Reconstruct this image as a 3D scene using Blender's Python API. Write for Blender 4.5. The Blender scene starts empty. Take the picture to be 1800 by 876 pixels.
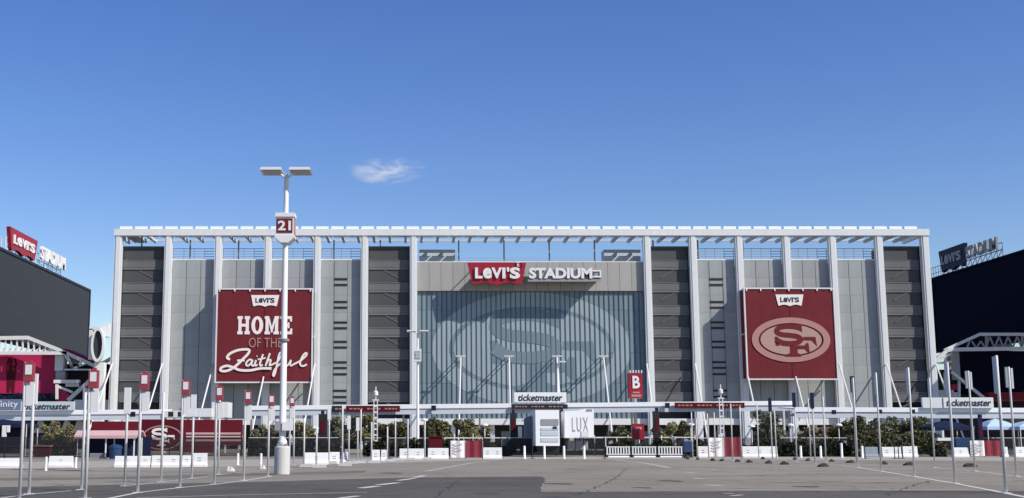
import bpy, math, random
from mathutils import Vector
random.seed(7)
SC = bpy.context.scene
COL = SC.collection
PI = math.pi

# ------------------------------------------------------------------ camera, sky, sun
F, PX, PY, TILT, EYE = 2175.0, 720.0, 438.0, math.radians(8.8), 1.7
cam_d = bpy.data.cameras.new('camera'); cam = bpy.data.objects.new('camera', cam_d); COL.objects.link(cam)
cam.location = (0, 0, EYE); cam.rotation_euler = (PI/2 + TILT, 0, 0)
cam_d.sensor_fit = 'HORIZONTAL'; cam_d.sensor_width = 36; cam_d.lens = F/1800*36
cam_d.shift_x = (900-PX)/1800
cam_d.clip_start = .5; cam_d.clip_end = 20000
SC.camera = cam

SUN = Vector((1.57, -1.0, 1.57)).normalized()
EL = math.asin(SUN.z); ROT = math.atan2(SUN.x, SUN.y)
world = bpy.data.worlds.new('World'); SC.world = world; world.use_nodes = True
wn = world.node_tree.nodes; wl = world.node_tree.links
bg = wn['Background']
sky = wn.new('ShaderNodeTexSky'); sky.sky_type = 'NISHITA'; sky.sun_disc = False
sky.sun_elevation = EL; sky.sun_rotation = ROT
sky.air_density = 1.0; sky.dust_density = 0.35; sky.ozone_density = 2.2; sky.altitude = 0
hs = wn.new('ShaderNodeHueSaturation'); hs.inputs['Saturation'].default_value = 1.30; hs.inputs['Hue'].default_value = 0.519
wl.new(sky.outputs[0], hs.inputs['Color']); wl.new(hs.outputs[0], bg.inputs[0]); bg.inputs[1].default_value = 0.117
sl = bpy.data.lights.new('sun', 'SUN'); sl.energy = 4.7; sl.angle = math.radians(.5); sl.color = (1, .93, .81)
so = bpy.data.objects.new('sun', sl); COL.objects.link(so)
so.rotation_euler = SUN.to_track_quat('Z', 'Y').to_euler(); so.location = (60, -60, 90)
SC.cycles.volume_bounces = 6
vs = SC.view_settings
vs.view_transform = 'Standard'; vs.look = 'None'; vs.exposure = 0.22; vs.gamma = 1
try: vs.use_curve_mapping = False
except Exception: pass

# ------------------------------------------------------------------ geometry of the view
CT, ST = math.cos(TILT), math.sin(TILT)
def ray(px, py):
    dx = (px-PX)/F; dy = -(py-PY)/F
    return Vector((dx, CT-dy*ST, ST+dy*CT))
def at(px, py, Y):
    d = ray(px, py); return Vector((0, 0, EYE)) + d*(Y/d.y)
def G(px, py, z=0.0):
    d = ray(px, py); t = (z-EYE)/d.z
    return Vector((d.x*t, d.y*t, z))

# ------------------------------------------------------------------ materials
MATS = {}
def M(name, col, rough=.6, noise=0.0, scale=1.0, bump=0.0, bscale=None, metal=0.0, spec=.3, rnd=0.0, stain=0.0, island=0.0):
    if name in MATS: return MATS[name]
    m = bpy.data.materials.new(name); m.use_nodes = True
    nt = m.node_tree; N = nt.nodes; L = nt.links; b = N['Principled BSDF']
    b.inputs['Roughness'].default_value = rough; b.inputs['Metallic'].default_value = metal
    b.inputs['Specular IOR Level'].default_value = spec
    c = N.new('ShaderNodeRGB'); c.outputs[0].default_value = (*col, 1); out = c.outputs[0]
    tc = N.new('ShaderNodeTexCoord')
    def modul(src, fac, lo, hi):
        mr = N.new('ShaderNodeMapRange'); mr.inputs['To Min'].default_value = lo; mr.inputs['To Max'].default_value = hi
        L.new(fac, mr.inputs['Value'])
        mx = N.new('ShaderNodeMix'); mx.data_type = 'RGBA'; mx.blend_type = 'MULTIPLY'; mx.inputs[0].default_value = 1
        L.new(src, mx.inputs[6]); L.new(mr.outputs[0], mx.inputs[7]); return mx.outputs[2]
    if noise:
        n = N.new('ShaderNodeTexNoise'); n.inputs['Scale'].default_value = scale; n.inputs['Detail'].default_value = 6
        L.new(tc.outputs['Object'], n.inputs['Vector']); out = modul(out, n.outputs['Fac'], 1-noise, 1+noise)
    if stain:
        mp = N.new('ShaderNodeMapping'); mp.inputs['Scale'].default_value = (1.2, 1.2, .12)
        L.new(tc.outputs['Object'], mp.inputs[0])
        n2 = N.new('ShaderNodeTexNoise'); n2.inputs['Scale'].default_value = 1.1; n2.inputs['Detail'].default_value = 5
        L.new(mp.outputs[0], n2.inputs['Vector']); out = modul(out, n2.outputs['Fac'], 1-stain, 1+stain*.6)
    if rnd:
        oi = N.new('ShaderNodeObjectInfo'); out = modul(out, oi.outputs['Random'], 1-rnd, 1+rnd)
    if island:
        ge = N.new('ShaderNodeNewGeometry'); out = modul(out, ge.outputs['Random Per Island'], 1-island, 1+island)
    L.new(out, b.inputs['Base Color'])
    if bump:
        n3 = N.new('ShaderNodeTexNoise'); n3.inputs['Scale'].default_value = bscale or scale*4; n3.inputs['Detail'].default_value = 4
        L.new(tc.outputs['Object'], n3.inputs['Vector'])
        bp = N.new('ShaderNodeBump'); bp.inputs['Strength'].default_value = bump; bp.inputs['Distance'].default_value = .05
        L.new(n3.outputs['Fac'], bp.inputs['Height']); L.new(bp.outputs[0], b.inputs['Normal'])
    MATS[name] = m; return m

WHITE = M('white_painted_steel', (.65, .67, .69), .5, .06, .4, stain=.10)
WHITE2 = M('white_coated_metal', (.68, .69, .70), .5, .06, 2, stain=.05)
PANEL = M('grey_wall_panel', (.305, .328, .338), .55, .06, .3, rnd=.06, stain=.13)
FASCIA = M('warm_grey_fascia', (.34, .335, .325), .55, .05, .4, rnd=.05, stain=.1)
JOINT = M('dark_joint_backing', (.10, .105, .11), .8)
SCRIM = M('charcoal_mesh_screen', (.066, .069, .074), .75, .12, 1.2, bump=.2, bscale=14)
SLAB = M('grey_stair_slab', (.15, .155, .16), .8, .1, .8)
PARA = M('dark_grey_parapet_mesh', (.122, .128, .134), .8, .12, 1)
FLIGHT = M('stair_flight_grey', (.09, .094, .099), .8, .08, 1)
GLASS = M('blue_grey_glass', (.185, .245, .285), .3, .14, .12, spec=.12, rnd=.13)
MULL = M('dark_blue_mullion', (.055, .085, .115), .4, .05, 1, spec=.4)
FILM = M('pale_printed_film', (.295, .365, .405), .55, .08, .3, spec=.08)
FILMD = M('darker_printed_film', (.165, .225, .268), .55, .08, .3, spec=.08)
RED = M('deep_red_banner_fabric', (.150, .021, .029), .75, .26, .22, bump=1.0, bscale=.4, spec=.15, stain=.16)
REDSIGN = M('red_sign_face', (.29, .012, .028), .45, .06, .5)
MAROON = M('dark_maroon_print', (.085, .008, .016), .7, .1, .5, spec=.1)
REDP = M('red_print_on_oval', (.14, .018, .025), .7, .1, .5, spec=.15)
MAGENTA = M('crimson_wall_print', (.42, .015, .085), .6, .12, .3)
PINK = M('faded_pink_canvas', (.52, .345, .35), .8, .12, .8)
TAN = M('pale_rose_print', (.42, .27, .235), .7, .1, .5, spec=.15)
ROSE = M('dull_rose_print', (.40, .215, .20), .7, .08, .5, spec=.15)
OFFW = M('off_white_print', (.78, .72, .71), .7, .05, .5)
TEXTW = M('white_lettering', (.70, .70, .71), .45, .04, 1)
TEXTD = M('dark_lettering', (.02, .035, .05), .5)
NAVY = M('navy_panel', (.010, .016, .045), .6, .08, .5, spec=.15)
BOARD = M('charcoal_display_face', (.036, .040, .046), .6, .05, .15, spec=.15)
BOARDR = M('shaded_navy_display_face', (.004, .006, .017), .8, .0, .15, spec=.03)  # right board's shade is put into this colour
DARK = M('black_painted_metal', (.018, .019, .021), .5, .1, 2)
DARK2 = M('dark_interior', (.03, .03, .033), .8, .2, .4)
CONC = M('pale_concrete', (.52, .52, .51), .85, .1, .8, bump=.3, bscale=20, stain=.12)
CONCG = M('grey_concrete', (.26, .26, .255), .85, .12, .5, bump=.2)
PLAST = M('white_plastic_barrier', (.74, .745, .75), .45, .07, 1.5, rnd=.06, stain=.08)
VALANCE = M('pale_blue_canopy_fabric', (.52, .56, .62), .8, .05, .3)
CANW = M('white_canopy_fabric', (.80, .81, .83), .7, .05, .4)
SOLAR = M('solar_panel', (.05, .075, .12), .25, .05, 1, spec=.5)
SOLARED = M('pale_panel_frame', (.74, .80, .86), .4)
STEEL = M('galvanised_pole', (.60, .60, .60), .5, .1, 2, rnd=.06)
GREYBOX = M('mid_grey_cabinet', (.27, .28, .30), .55, .08, 1)
BLUEG = M('grey_blue_curtain', (.22, .27, .32), .7, .1, 1)
BLUE = M('blue_plastic', (.018, .05, .125), .5, .15, 3)
SKYBL2 = M('pale_blue_grey_screen', (.50, .58, .66), .7, .08, .4)
SKYBL = M('pale_blue_tent', (.42, .56, .78), .8, .06, 1)
XBLUE = M('slate_blue_sign', (.12, .17, .29), .5, .05, 1)
SIGNG = M('pale_grey_sign', (.50, .55, .60), .5, .04, 1)
BARK = M('grey_brown_bark', (.10, .085, .065), .9, .2, 4, bump=.5)
LEAF = M('olive_leaves', (.19, .172, .085), .7, .3, .9, island=.35, spec=.15)
LEAF2 = M('grey_green_leaves', (.165, .168, .112), .75, .3, .9, island=.35, spec=.12)
LEAFD = M('dark_green_leaves', (.10, .098, .048), .7, .3, .9, island=.35, spec=.15)
LEAFB = M('dry_beige_leaves', (.24, .205, .14), .8, .25, .9, island=.3, spec=.1)
PAINTW = M('worn_road_paint', (.40, .39, .37), .85, .3, 2)
PAINT = M('white_road_paint', (.54, .53, .50), .85, .42, 4)
RUBBER = M('black_rubber', (.03, .031, .028), .85, .2, 4)
AMBERG = M('glass_lamp_lens', (.32, .34, .37), .3)

# ------------------------------------------------------------------ object helpers
ORG = {}
def org(p): return ORG.get(p.name, Vector()) if p else Vector()
class MB:
    def __init__(s): s.v = []; s.f = []
    def quad(s, *p):
        b = len(s.v); s.v += [Vector(q) for q in p]; s.f.append(tuple(range(b, b+len(p)))); return s
    def box(s, x0, x1, y0, y1, z0, z1):
        b = len(s.v)
        s.v += [Vector(q) for q in ((x0,y0,z0),(x1,y0,z0),(x1,y1,z0),(x0,y1,z0),(x0,y0,z1),(x1,y0,z1),(x1,y1,z1),(x0,y1,z1))]
        s.f += [tuple(b+i for i in q) for q in ((0,3,2,1),(4,5,6,7),(0,1,5,4),(1,2,6,5),(2,3,7,6),(3,0,4,7))]; return s
    def bar(s, a, b_, r, r2=None, n=6, phase=None):
        a = Vector(a); b_ = Vector(b_); d = (b_-a).normalized(); r2 = r if r2 is None else r2
        u = d.cross(Vector((0,1,0)) if abs(d.y) < .9 else Vector((1,0,0))).normalized(); w = d.cross(u)
        ph = PI/n if phase is None else phase; k = len(s.v)
        for p, rr in ((a, r), (b_, r2)):
            for i in range(n):
                t = 2*PI*i/n+ph; s.v.append(p+u*(rr*math.cos(t))+w*(rr*math.sin(t)))
        for i in range(n):
            j = (i+1) % n; s.f.append((k+i, k+n+i, k+n+j, k+j))
        s.f.append(tuple(k+i for i in range(n))); s.f.append(tuple(k+n+i for i in reversed(range(n)))); return s
    def lathe(s, c, prof, n=14):
        c = Vector(c); k = len(s.v)
        for r, z in prof:
            for i in range(n):
                t = 2*PI*i/n; s.v.append(c+Vector((r*math.cos(t), r*math.sin(t), z)))
        for q in range(len(prof)-1):
            for i in range(n):
                j = (i+1) % n; s.f.append((k+q*n+i, k+q*n+j, k+(q+1)*n+j, k+(q+1)*n+i))
        s.f.append(tuple(k+i for i in reversed(range(n)))); e = k+(len(prof)-1)*n
        s.f.append(tuple(e+i for i in range(n))); return s
    def prism(s, pts, U, V, O, d):
        """polygon pts (u,v) in plane O+u*U+v*V, thickness d going against the normal U x V"""
        U = Vector(U); V = Vector(V); O = Vector(O); Nn = U.cross(V).normalized(); k = len(s.v); n = len(pts)
        area = sum(pts[i][0]*pts[(i+1)%n][1]-pts[(i+1)%n][0]*pts[i][1] for i in range(n))
        if area < 0: pts = pts[::-1]
        for q in (0, -d):
            for u, v in pts: s.v.append(O+U*u+V*v+Nn*q)
        s.f.append(tuple(k+i for i in range(n))); s.f.append(tuple(k+n+i for i in reversed(range(n))))
        for i in range(n):
            j = (i+1) % n; s.f.append((k+i, k+n+i, k+n+j, k+j))
        return s
    def ring(s, cu, cv, ro, ri, U, V, O, d, n=56):
        """elliptical ring between radii ro=(a,b) and ri=(a,b)"""
        U = Vector(U); V = Vector(V); O = Vector(O); Nn = U.cross(V).normalized(); k = len(s.v)
        for q in (0, -d):
            for a, b in (ro, ri):
                for i in range(n):
                    t = 2*PI*i/n; s.v.append(O+U*(cu+a*math.cos(t))+V*(cv+b*math.sin(t))+Nn*q)
        for i in range(n):
            j = (i+1) % n
            s.f.append((k+i, k+j, k+n+j, k+n+i)); s.f.append((k+2*n+j, k+2*n+i, k+3*n+i, k+3*n+j))
            s.f.append((k+i, k+2*n+i, k+2*n+j, k+j)); s.f.append((k+n+j, k+3*n+j, k+3*n+i, k+n+i))
        return s
    def ribbon(s, pts, w, U, V, O, d, closed=False, sub=5):
        """smooth brush stroke along 2-D points"""
        P = [Vector((p[0], p[1], 0)) for p in pts]; R = []
        for i in range(len(P)-1):
            p0 = P[max(i-1, 0)]; p1 = P[i]; p2 = P[i+1]; p3 = P[min(i+2, len(P)-1)]
            for q in range(sub):
                t = q/sub
                R.append(.5*((2*p1)+(p2-p0)*t+(2*p0-5*p1+4*p2-p3)*t*t+(3*p1-p0-3*p2+p3)*t**3))
        R.append(P[-1]); U = Vector(U); V = Vector(V); O = Vector(O); Nn = U.cross(V).normalized(); k = len(s.v)
        for i, p in enumerate(R):
            a = R[max(i-1, 0)]; b = R[min(i+1, len(R)-1)]; t = (b-a).normalized(); nn = Vector((-t.y, t.x, 0))
            ww = w(i/(len(R)-1)) if callable(w) else w
            for e in (ww/2, -ww/2):
                c = p+nn*e; s.v.append(O+U*c.x+V*c.y+Nn*(.0016*i))
            for e in (ww/2, -ww/2):
                c = p+nn*e; s.v.append(O+U*c.x+V*c.y+Nn*(.0016*i-d))
        for i in range(len(R)-1):
            a = k+4*i; b = a+4
            s.f += [(a, a+1, b+1, b), (a+2, b+2, b+3, a+3), (a, b, b+2, a+2), (a+1, a+3, b+3, b+1)]
        return s
    def build(s, name, mat, parent=None, smooth=False, loc=None):
        o0 = org(parent) if parent else (Vector(loc) if loc is not None else Vector())
        me = bpy.data.meshes.new(name); me.from_pydata([tuple(v-o0) for v in s.v], [], s.f); me.update()
        if isinstance(mat, (list, tuple)):
            for q in mat: me.materials.append(q)
        else: me.materials.append(mat)
        if smooth:
            for p in me.polygons: p.use_smooth = True
        o = bpy.data.objects.new(name, me); COL.objects.link(o)
        if parent:
            o.parent = parent; ORG[o.name] = o0
        else:
            o.location = o0; ORG[o.name] = o0
        return o
def tag(o, label=None, cat=None, group=None, kind=None):
    if label: o['label'] = label
    if cat: o['category'] = cat
    if group: o['group'] = group
    if kind: o['kind'] = kind
    return o
def thing(name, label, cat, loc=(0, 0, 0), group=None):
    o = bpy.data.objects.new(name, None); COL.objects.link(o); o.location = loc; ORG[o.name] = Vector(loc)
    o.empty_display_size = .3
    return tag(o, label, cat, group)
def piece(name, src, parent, off):
    """a copy sharing mesh data, placed at off (world) where src mesh is built round its own origin"""
    o = bpy.data.objects.new(name, src); COL.objects.link(o); o.parent = parent; o.location = Vector(off)-org(parent); return o
def meshdata(mb, name, mat):
    me = bpy.data.meshes.new(name); me.from_pydata([tuple(v) for v in mb.v], [], mb.f); me.update(); me.materials.append(mat); return me

X3, Y3, Z3 = Vector((1,0,0)), Vector((0,1,0)), Vector((0,0,1))
TXT = {}
def text_geo(s, bold, shear, space):
    key = (s, bold, shear, space)
    if key in TXT: return TXT[key]
    cu = bpy.data.curves.new('lettering', 'FONT'); cu.body = s; cu.offset = bold; cu.shear = shear; cu.space_character = space
    cu.resolution_u = 3; cu.extrude = .5
    o = bpy.data.objects.new('lettering', cu); COL.objects.link(o)
    dg = bpy.context.evaluated_depsgraph_get(); me = o.evaluated_get(dg).to_mesh()
    v = [tuple(q.co) for q in me.vertices]; f = [tuple(p.vertices) for p in me.polygons]
    o.evaluated_get(dg).to_mesh_clear(); bpy.data.objects.remove(o); bpy.data.curves.remove(cu)
    x0 = min(q[0] for q in v); x1 = max(q[0] for q in v); y0 = min(q[1] for q in v); y1 = max(q[1] for q in v)
    v = [((a-x0)/(x1-x0), (b-y0)/(y1-y0), c) for a, b, c in v]
    TXT[key] = (v, f); return v, f
def text(name, s, O, w, h, mat, parent, U=X3, V=Z3, depth=.06, bold=.02, shear=0, space=1.0, lift=.0):
    v, f = text_geo(s, bold, shear, space); mb = MB(); Nn = Vector(U).cross(Vector(V)).normalized(); O = Vector(O)
    mb.v = [O+Vector(U)*(a*w)+Vector(V)*(b*h)+Nn*(c*depth+lift+depth/2) for a, b, c in v]; mb.f = list(f)
    return mb.build(name, mat, parent)
def tab_letters(name, O, w, h, mat, parent, U=X3, depth=.3, lift=.02, bold=.045):
    mb = MB(); Nn = Vector(U).cross(Z3).normalized(); O = Vector(O)
    for ch, a, b, v0, v1 in (('L', 0, .165, 0, 1), ('e', .175, .375, -.02, .98), ('V', .365, .60, 0, 1), ('I', .605, .675, 0, 1), ("'", .705, .76, .62, 1.02), ('S', .77, 1.0, -.03, 1.03)):
        v, f = text_geo(ch, bold, 0, 1.0); k = len(mb.v)
        mb.v += [O+Vector(U)*((a+(b-a)*p)*w)+Z3*((v0+(v1-v0)*q)*h)+Nn*(c*depth+lift+depth/2) for p, q, c in v]
        mb.f += [tuple(i+k for i in g) for g in f]
    return mb.build(name, mat, parent)
def batwing(n=12):
    p = [(0, 1), (1, 1), (.92, .10)]
    for i in range(1, 2*n): 
        t = i/(2*n); p.append((.92-.84*t, .02+.13*abs(math.sin(2*PI*t))+.03*(1-abs(1-2*t))*0))
    p.append((.08, .10)); return p

def emblem(parent, c, rx, U, V, N0, mats, step=.04, plate=True, ringw=.16, let=None):
    """oval ring with an interlocked S and F; c = centre, rx = half width; coordinates in units of rx"""
    m_ring, m_gap, m_fill, m_let = mats
    Nn = Vector(U).cross(Vector(V)).normalized(); O = Vector(c)+Nn*N0
    Us = Vector(U)*rx; Vs = Vector(V)*rx; ry = .57
    def P(L, l): return O+Nn*(l*step)
    mb = MB(); mb.ring(0, 0, (1, ry), (.83, ry-.145), Us, Vs, P(0, 1), step); mb.build('emblem_ring', m_ring, parent)
    if plate:
        mb = MB(); mb.prism([(.78*math.cos(2*PI*i/56), (ry-.185)*math.sin(2*PI*i/56)) for i in range(56)], Us, Vs, P(0, 1), step)
        mb.build('emblem_field', m_fill, parent)
    k = 1/302.0
    def q(pts): return [((x-440)*k, (472-y)*k) for x, y in pts]
    mb = MB()
    mb.ribbon(q([(520,388),(470,374),(400,370),(345,385),(332,410),(365,430),(430,437),(490,447),(516,470),(490,492),(430,500),(370,494),(325,470)]), 36*k, Us, Vs, P(0, 2.0), step*.9)
    mb.prism(q([(502,352),(526,352),(528,412),(508,404)]), Us, Vs, P(0, 2.15), step)
    mb.prism(q([(314,448),(338,448),(346,518),(320,518)]), Us, Vs, P(0, 2.15), step)
    mb.prism(q([(536,450),(628,450),(638,524),(616,500),(596,478),(536,476)]), Us, Vs, P(0, 2.3), step)
    mb.prism(q([(428,518),(486,518),(486,574),(512,586),(512,602),(388,602),(388,588),(428,574)]), Us, Vs, P(0, 2.45), step)
    mb.prism(q([(484,516),(542,516),(556,496),(572,500),(578,570),(560,566),(540,544),(484,544)]), Us, Vs, P(0, 2.6), step)
    return mb.build('emblem_letters', let or m_let, parent)

# ------------------------------------------------------------------ ground
def flat(name, pts, mat, z, kind='structure'):
    P0 = [Vector((p[0], p[1], z)) for p in pts]; P = []
    for i, p in enumerate(P0):
        q = P0[(i+1) % len(P0)]; L = (q-p).length; n = 1 if len(P0) == 4 or L > 200 else max(1, int(L/.8))
        for k in range(n):
            r = p.lerp(q, k/n); P.append(r+Vector((random.uniform(-.07, .07), random.uniform(-.16, .16), 0))*(0 if k == 0 else 1))
    mb = MB()
    if sum(P[i].x*P[(i+1)%len(P)].y-P[(i+1)%len(P)].x*P[i].y for i in range(len(P))) < 0: P = P[::-1]
    mb.quad(*P)
    return tag(mb.build(name, mat), kind=kind)
def asphalt(name, a, b, big, grit=40, bump=.4, crack=True):
    m = bpy.data.materials.new(name); m.use_nodes = True; N = m.node_tree.nodes; L = m.node_tree.links; bs = N['Principled BSDF']
    tc = N.new('ShaderNodeTexCoord')
    def nz(sc, det, sx=1, sy=1, w=0):
        mp = N.new('ShaderNodeMapping'); mp.inputs['Scale'].default_value = (sx, sy, 1); mp.inputs['Location'].default_value = (w, w, 0)
        L.new(tc.outputs['Object'], mp.inputs[0]); n = N.new('ShaderNodeTexNoise'); n.inputs['Scale'].default_value = sc; n.inputs['Detail'].default_value = det
        L.new(mp.outputs[0], n.inputs['Vector']); return n.outputs['Fac']
    r = N.new('ShaderNodeValToRGB'); r.color_ramp.elements[0].color = (*a, 1); r.color_ramp.elements[1].color = (*b, 1)
    r.color_ramp.elements[0].position = .3; r.color_ramp.elements[1].position = .7
    L.new(nz(big, 8, 1, .6), r.inputs[0]); out = r.outputs[0]
    def mul(out, fac, lo, hi, f0=.3, f1=.7):
        mr = N.new('ShaderNodeMapRange'); mr.inputs['From Min'].default_value = f0; mr.inputs['From Max'].default_value = f1
        mr.inputs['To Min'].default_value = lo; mr.inputs['To Max'].default_value = hi; L.new(fac, mr.inputs[0])
        mx = N.new('ShaderNodeMix'); mx.data_type = 'RGBA'; mx.blend_type = 'MULTIPLY'; mx.inputs[0].default_value = 1
        L.new(out, mx.inputs[6]); L.new(mr.outputs[0], mx.inputs[7]); return mx.outputs[2]
    out = mul(out, nz(.9, 7, .07, 1.0, 5), .80, 1.13)
    out = mul(out, nz(.16, 5, .5, 1.0, 40), .86, 1.08)        # long tyre-worn streaks
    out = mul(out, nz(grit, 3), .80, 1.18)
    out = mul(out, nz(7, 4, 1, 1, 9), .86, 1.1)
    out = mul(out, nz(.55, 5, 1, 1, 20), .72, 1.0, .30, .42)   # oil stains
    if crack:
        v = N.new('ShaderNodeTexVoronoi'); v.feature = 'DISTANCE_TO_EDGE'; v.inputs['Scale'].default_value = .11
        wv = N.new('ShaderNodeMix'); wv.data_type = 'VECTOR'; wv.inputs[0].default_value = .06
        nn = N.new('ShaderNodeTexNoise'); nn.inputs['Scale'].default_value = .5; L.new(tc.outputs['Object'], nn.inputs['Vector'])
        ad = N.new('ShaderNodeVectorMath'); ad.operation = 'MULTIPLY_ADD'; ad.inputs[1].default_value = (4, 4, 0)
        L.new(nn.outputs['Color'], ad.inputs[0]); L.new(tc.outputs['Object'], ad.inputs[2]); L.new(ad.outputs[0], v.inputs['Vector'])
        out = mul(out, v.outputs['Distance'], .62, 1.0, .0, .008)
    L.new(out, bs.inputs['Base Color']); bs.inputs['Roughness'].default_value = .9; bs.inputs['Specular IOR Level'].default_value = .2
    bp = N.new('ShaderNodeBump'); bp.inputs['Strength'].default_value = bump; bp.inputs['Distance'].default_value = .01
    L.new(nz(grit*1.5, 3), bp.inputs['Height']); L.new(bp.outputs[0], bs.inputs['Normal'])
    return m
A_FAR = asphalt('worn_pale_asphalt', (.232, .214, .176), (.286, .266, .222), .06)
A_NEAR = asphalt('dark_asphalt', (.086, .082, .072), (.116, .110, .097), .12)
A_MID = asphalt('warm_pale_asphalt', (.222, .202, .163), (.272, .250, .206), .08)
A_LINE = asphalt('mid_grey_asphalt', (.14, .132, .114), (.175, .166, .144), .1)
ground = flat('ground', [(-4000, -400), (4000, -400), (4000, 9000), (-4000, 9000)], A_FAR, 0)
flat('asphalt_lane', [G(-700, 862), G(0, 857), G(240, 852), G(480, 846.5), G(600, 843), G(720, 840), G(952, 838), G(958, 840), G(951, 865),
     G(1260, 864), G(1700, 863), G(2500, 866), (30, 12), (-40, 12)], A_NEAR, .004)
flat('asphalt_strip', [G(-500, 846), G(240, 838), G(470, 832), G(640, 828), G(640, 831), G(470, 836), G(240, 842), G(-500, 851)], A_LINE, .004)
flat('pavement', [G(962, 838), G(1000, 824), G(1225, 826), G(1240, 840), G(1262, 861.5), G(955, 863.5)], A_MID, .004)
flat('concrete_apron', [G(-200, 826), G(480, 820), G(900, 807.5), G(1260, 807.5), G(2000, 812), G(2000, 804), G(900, 803.5), G(-200, 815)], M('pale_apron', (.33, .31, .275), .9, .15, .2), .004)
def line(name, pts, w, z=.008, mat=None):
    P = [G(*p) for p in pts]; mb = MB(); k = 0
    for i, p in enumerate(P):
        a = P[max(i-1, 0)]; b = P[min(i+1, len(P)-1)]; t = (b-a).normalized(); n = Vector((-t.y, t.x, 0))
        mb.v += [Vector((p.x, p.y, z))+n*w/2, Vector((p.x, p.y, z))-n*w/2]
    for i in range(len(P)-1): mb.f.append((2*i, 2*i+1, 2*i+3, 2*i+2))
    return tag(mb.build(name, mat or PAINT), kind='structure')
line('painted_line', [(120, 890), (195, 876), (242, 866.5), (318, 857.5), (377, 852), (430, 845.5), (478, 837.5)], .16)
line('painted_line', [(-20, 879), (51, 869.5), (143, 861.5)], .14)
line('painted_line', [(219, 855), (283, 848), (337, 841.5), (383, 835), (470, 827)], .12)
line('painted_line', [(240, 876), (400, 871), (645, 866)], .14)
line('painted_line', [(598, 876), (630, 872.5)], .25)
for a, b, w in (((634, 858.5), (664, 855), .35), ((664, 853), (700, 849), .35), ((700, 845), (728, 841.5), .3), ((728, 840), (746, 836.5), .3)):
    line('painted_dash', [a, b], w)
line('painted_line', [(1478, 819), (1510, 822.5), (1550, 829), (1608, 838.5), (1680, 850.5), (1768, 867.5), (1830, 880)], .2)
line('painted_line', [(1640, 822.5), (1714, 828.5), (1787, 838), (1860, 848)], .16)
for a, b, w in (((1200, 824), (1262, 826), .3), ((1206, 831), (1222, 832), .25), ((1217, 841), (1238, 842), .3), ((1240, 853), (1270, 854.5), .35), ((1262, 862), (1700, 861.5), .08), ((1272, 868), (1290, 868), .22), ((1285, 872), (1305, 870.5), .2)):
    line('painted_dash', [a, b], w)
line('worn_line', [(1080, 809), (1130, 814), (1178, 823)], .4, mat=PAINTW)
line('worn_line', [(905, 806), (830, 814), (748, 829)], .3, mat=PAINTW)

SEAL = M('black_crack_sealant', (.045, .045, .043), .6, .2, 2)
def crack(pts, w=.07):
    P = [G(*p) for p in pts]; Q = []
    for a, b in zip(P, P[1:]):
        n = max(2, int((b-a).length/.9))
        for k in range(n): Q.append(a.lerp(b, k/n)+Vector((random.uniform(-.12, .12), random.uniform(-.25, .25), 0)))
    Q.append(P[-1]); mb = MB()
    for i, p in enumerate(Q):
        t = (Q[min(i+1, len(Q)-1)]-Q[max(i-1, 0)]).normalized(); n = Vector((-t.y, t.x, 0)); ww = w*random.uniform(.5, 1.3)
        mb.v += [Vector((p.x, p.y, .0065))+n*ww/2, Vector((p.x, p.y, .0065))-n*ww/2]
    for i in range(len(Q)-1): mb.f.append((2*i, 2*i+1, 2*i+3, 2*i+2))
    tag(mb.build('crack_seal', SEAL), kind='structure')
crack([(560, 874), (700, 862), (830, 856), (948, 852)]); crack([(1010, 872), (1060, 852), (1090, 836), (1100, 824)], .06); crack([(1130, 846), (1300, 850), (1500, 846)], .06)
crack([(300, 868), (420, 862), (560, 852)], .06); crack([(1560, 872), (1600, 856), (1640, 846)], .06); crack([(760, 876), (790, 858), (806, 846)], .06); crack([(1230, 838), (1420, 834), (1560, 836)], .09)
crack([(20, 866), (120, 852), (260, 846)], .07); crack([(640, 836), (800, 832), (990, 833)], .09)
STAIN = M('oil_stain', (.07, .066, .058), .7, .3, 3)
for px, py, r in ((985, 851, .55), (979, 874, .4), (1130, 858, .35), (1180, 846, .5), (860, 868, .4), (1420, 856, .45), (690, 832, .6), (560, 860, .35)):
    c = G(px, py); mb = MB(); mb.quad(*[Vector((c.x+r*(1+.3*math.sin(3*a+px))*math.cos(a), c.y+1.6*r*(1+.25*math.sin(2*a+py))*math.sin(a), .0062)) for a in [2*PI*k/16 for k in range(16)]])
    tag(mb.build('oil_stain', STAIN), kind='structure')

# ------------------------------------------------------------------ stadium west tower
D = 252.0
WALL = D + 1.25                # face of the grey panels
RF = D + 0.0
def fx(px, py=420, Y=D): return at(px, py, Y).x
def fz(py, Y=D): return at(PX, py, Y).z
CP = [208, 296, 384, 471, 558, 641, 727, 1137, 1218, 1299, 1382, 1463, 1545, 1626]
CX = [fx(p) for p in CP]; CW = 1.5
Z_TOP = fz(403); Z_BEAM = fz(414.5); Z_WALL = fz(458, WALL); Z_RAIL = fz(437, WALL); Z_DARK = fz(433, WALL)
Z_SLABT = fz(736, WALL); Z_SLABB = fz(747, WALL)
tower = thing('stadium_building', 'huge flat fronted grey stadium building framed by tall white columns', 'stadium', (CX[0]+83, D+20, 0))
colm = MB().box(-CW/2, CW/2, 0, 1.2, 0, Z_BEAM)
colm.box(-CW/2+.32, CW/2-.32, -.14, -.002, 0, Z_BEAM)      # raised web on the face
cmesh = meshdata(colm, 'column', WHITE)
for x in CX: piece('column', cmesh, tower, (x, D, 0))
MB().box(CX[0]-CW/2-.15, CX[-1]+CW/2+.15, D-.3, D+1.35, Z_BEAM+.003, Z_TOP).build('roof_beam', WHITE, tower)
CAN_D = 12.5
MB().box(CX[0]-CW/2, CX[-1]+CW/2, D+CAN_D, D+CAN_D+.3, Z_TOP-.5, Z_TOP-.1).build('rear_beam', WHITE, tower)
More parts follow.
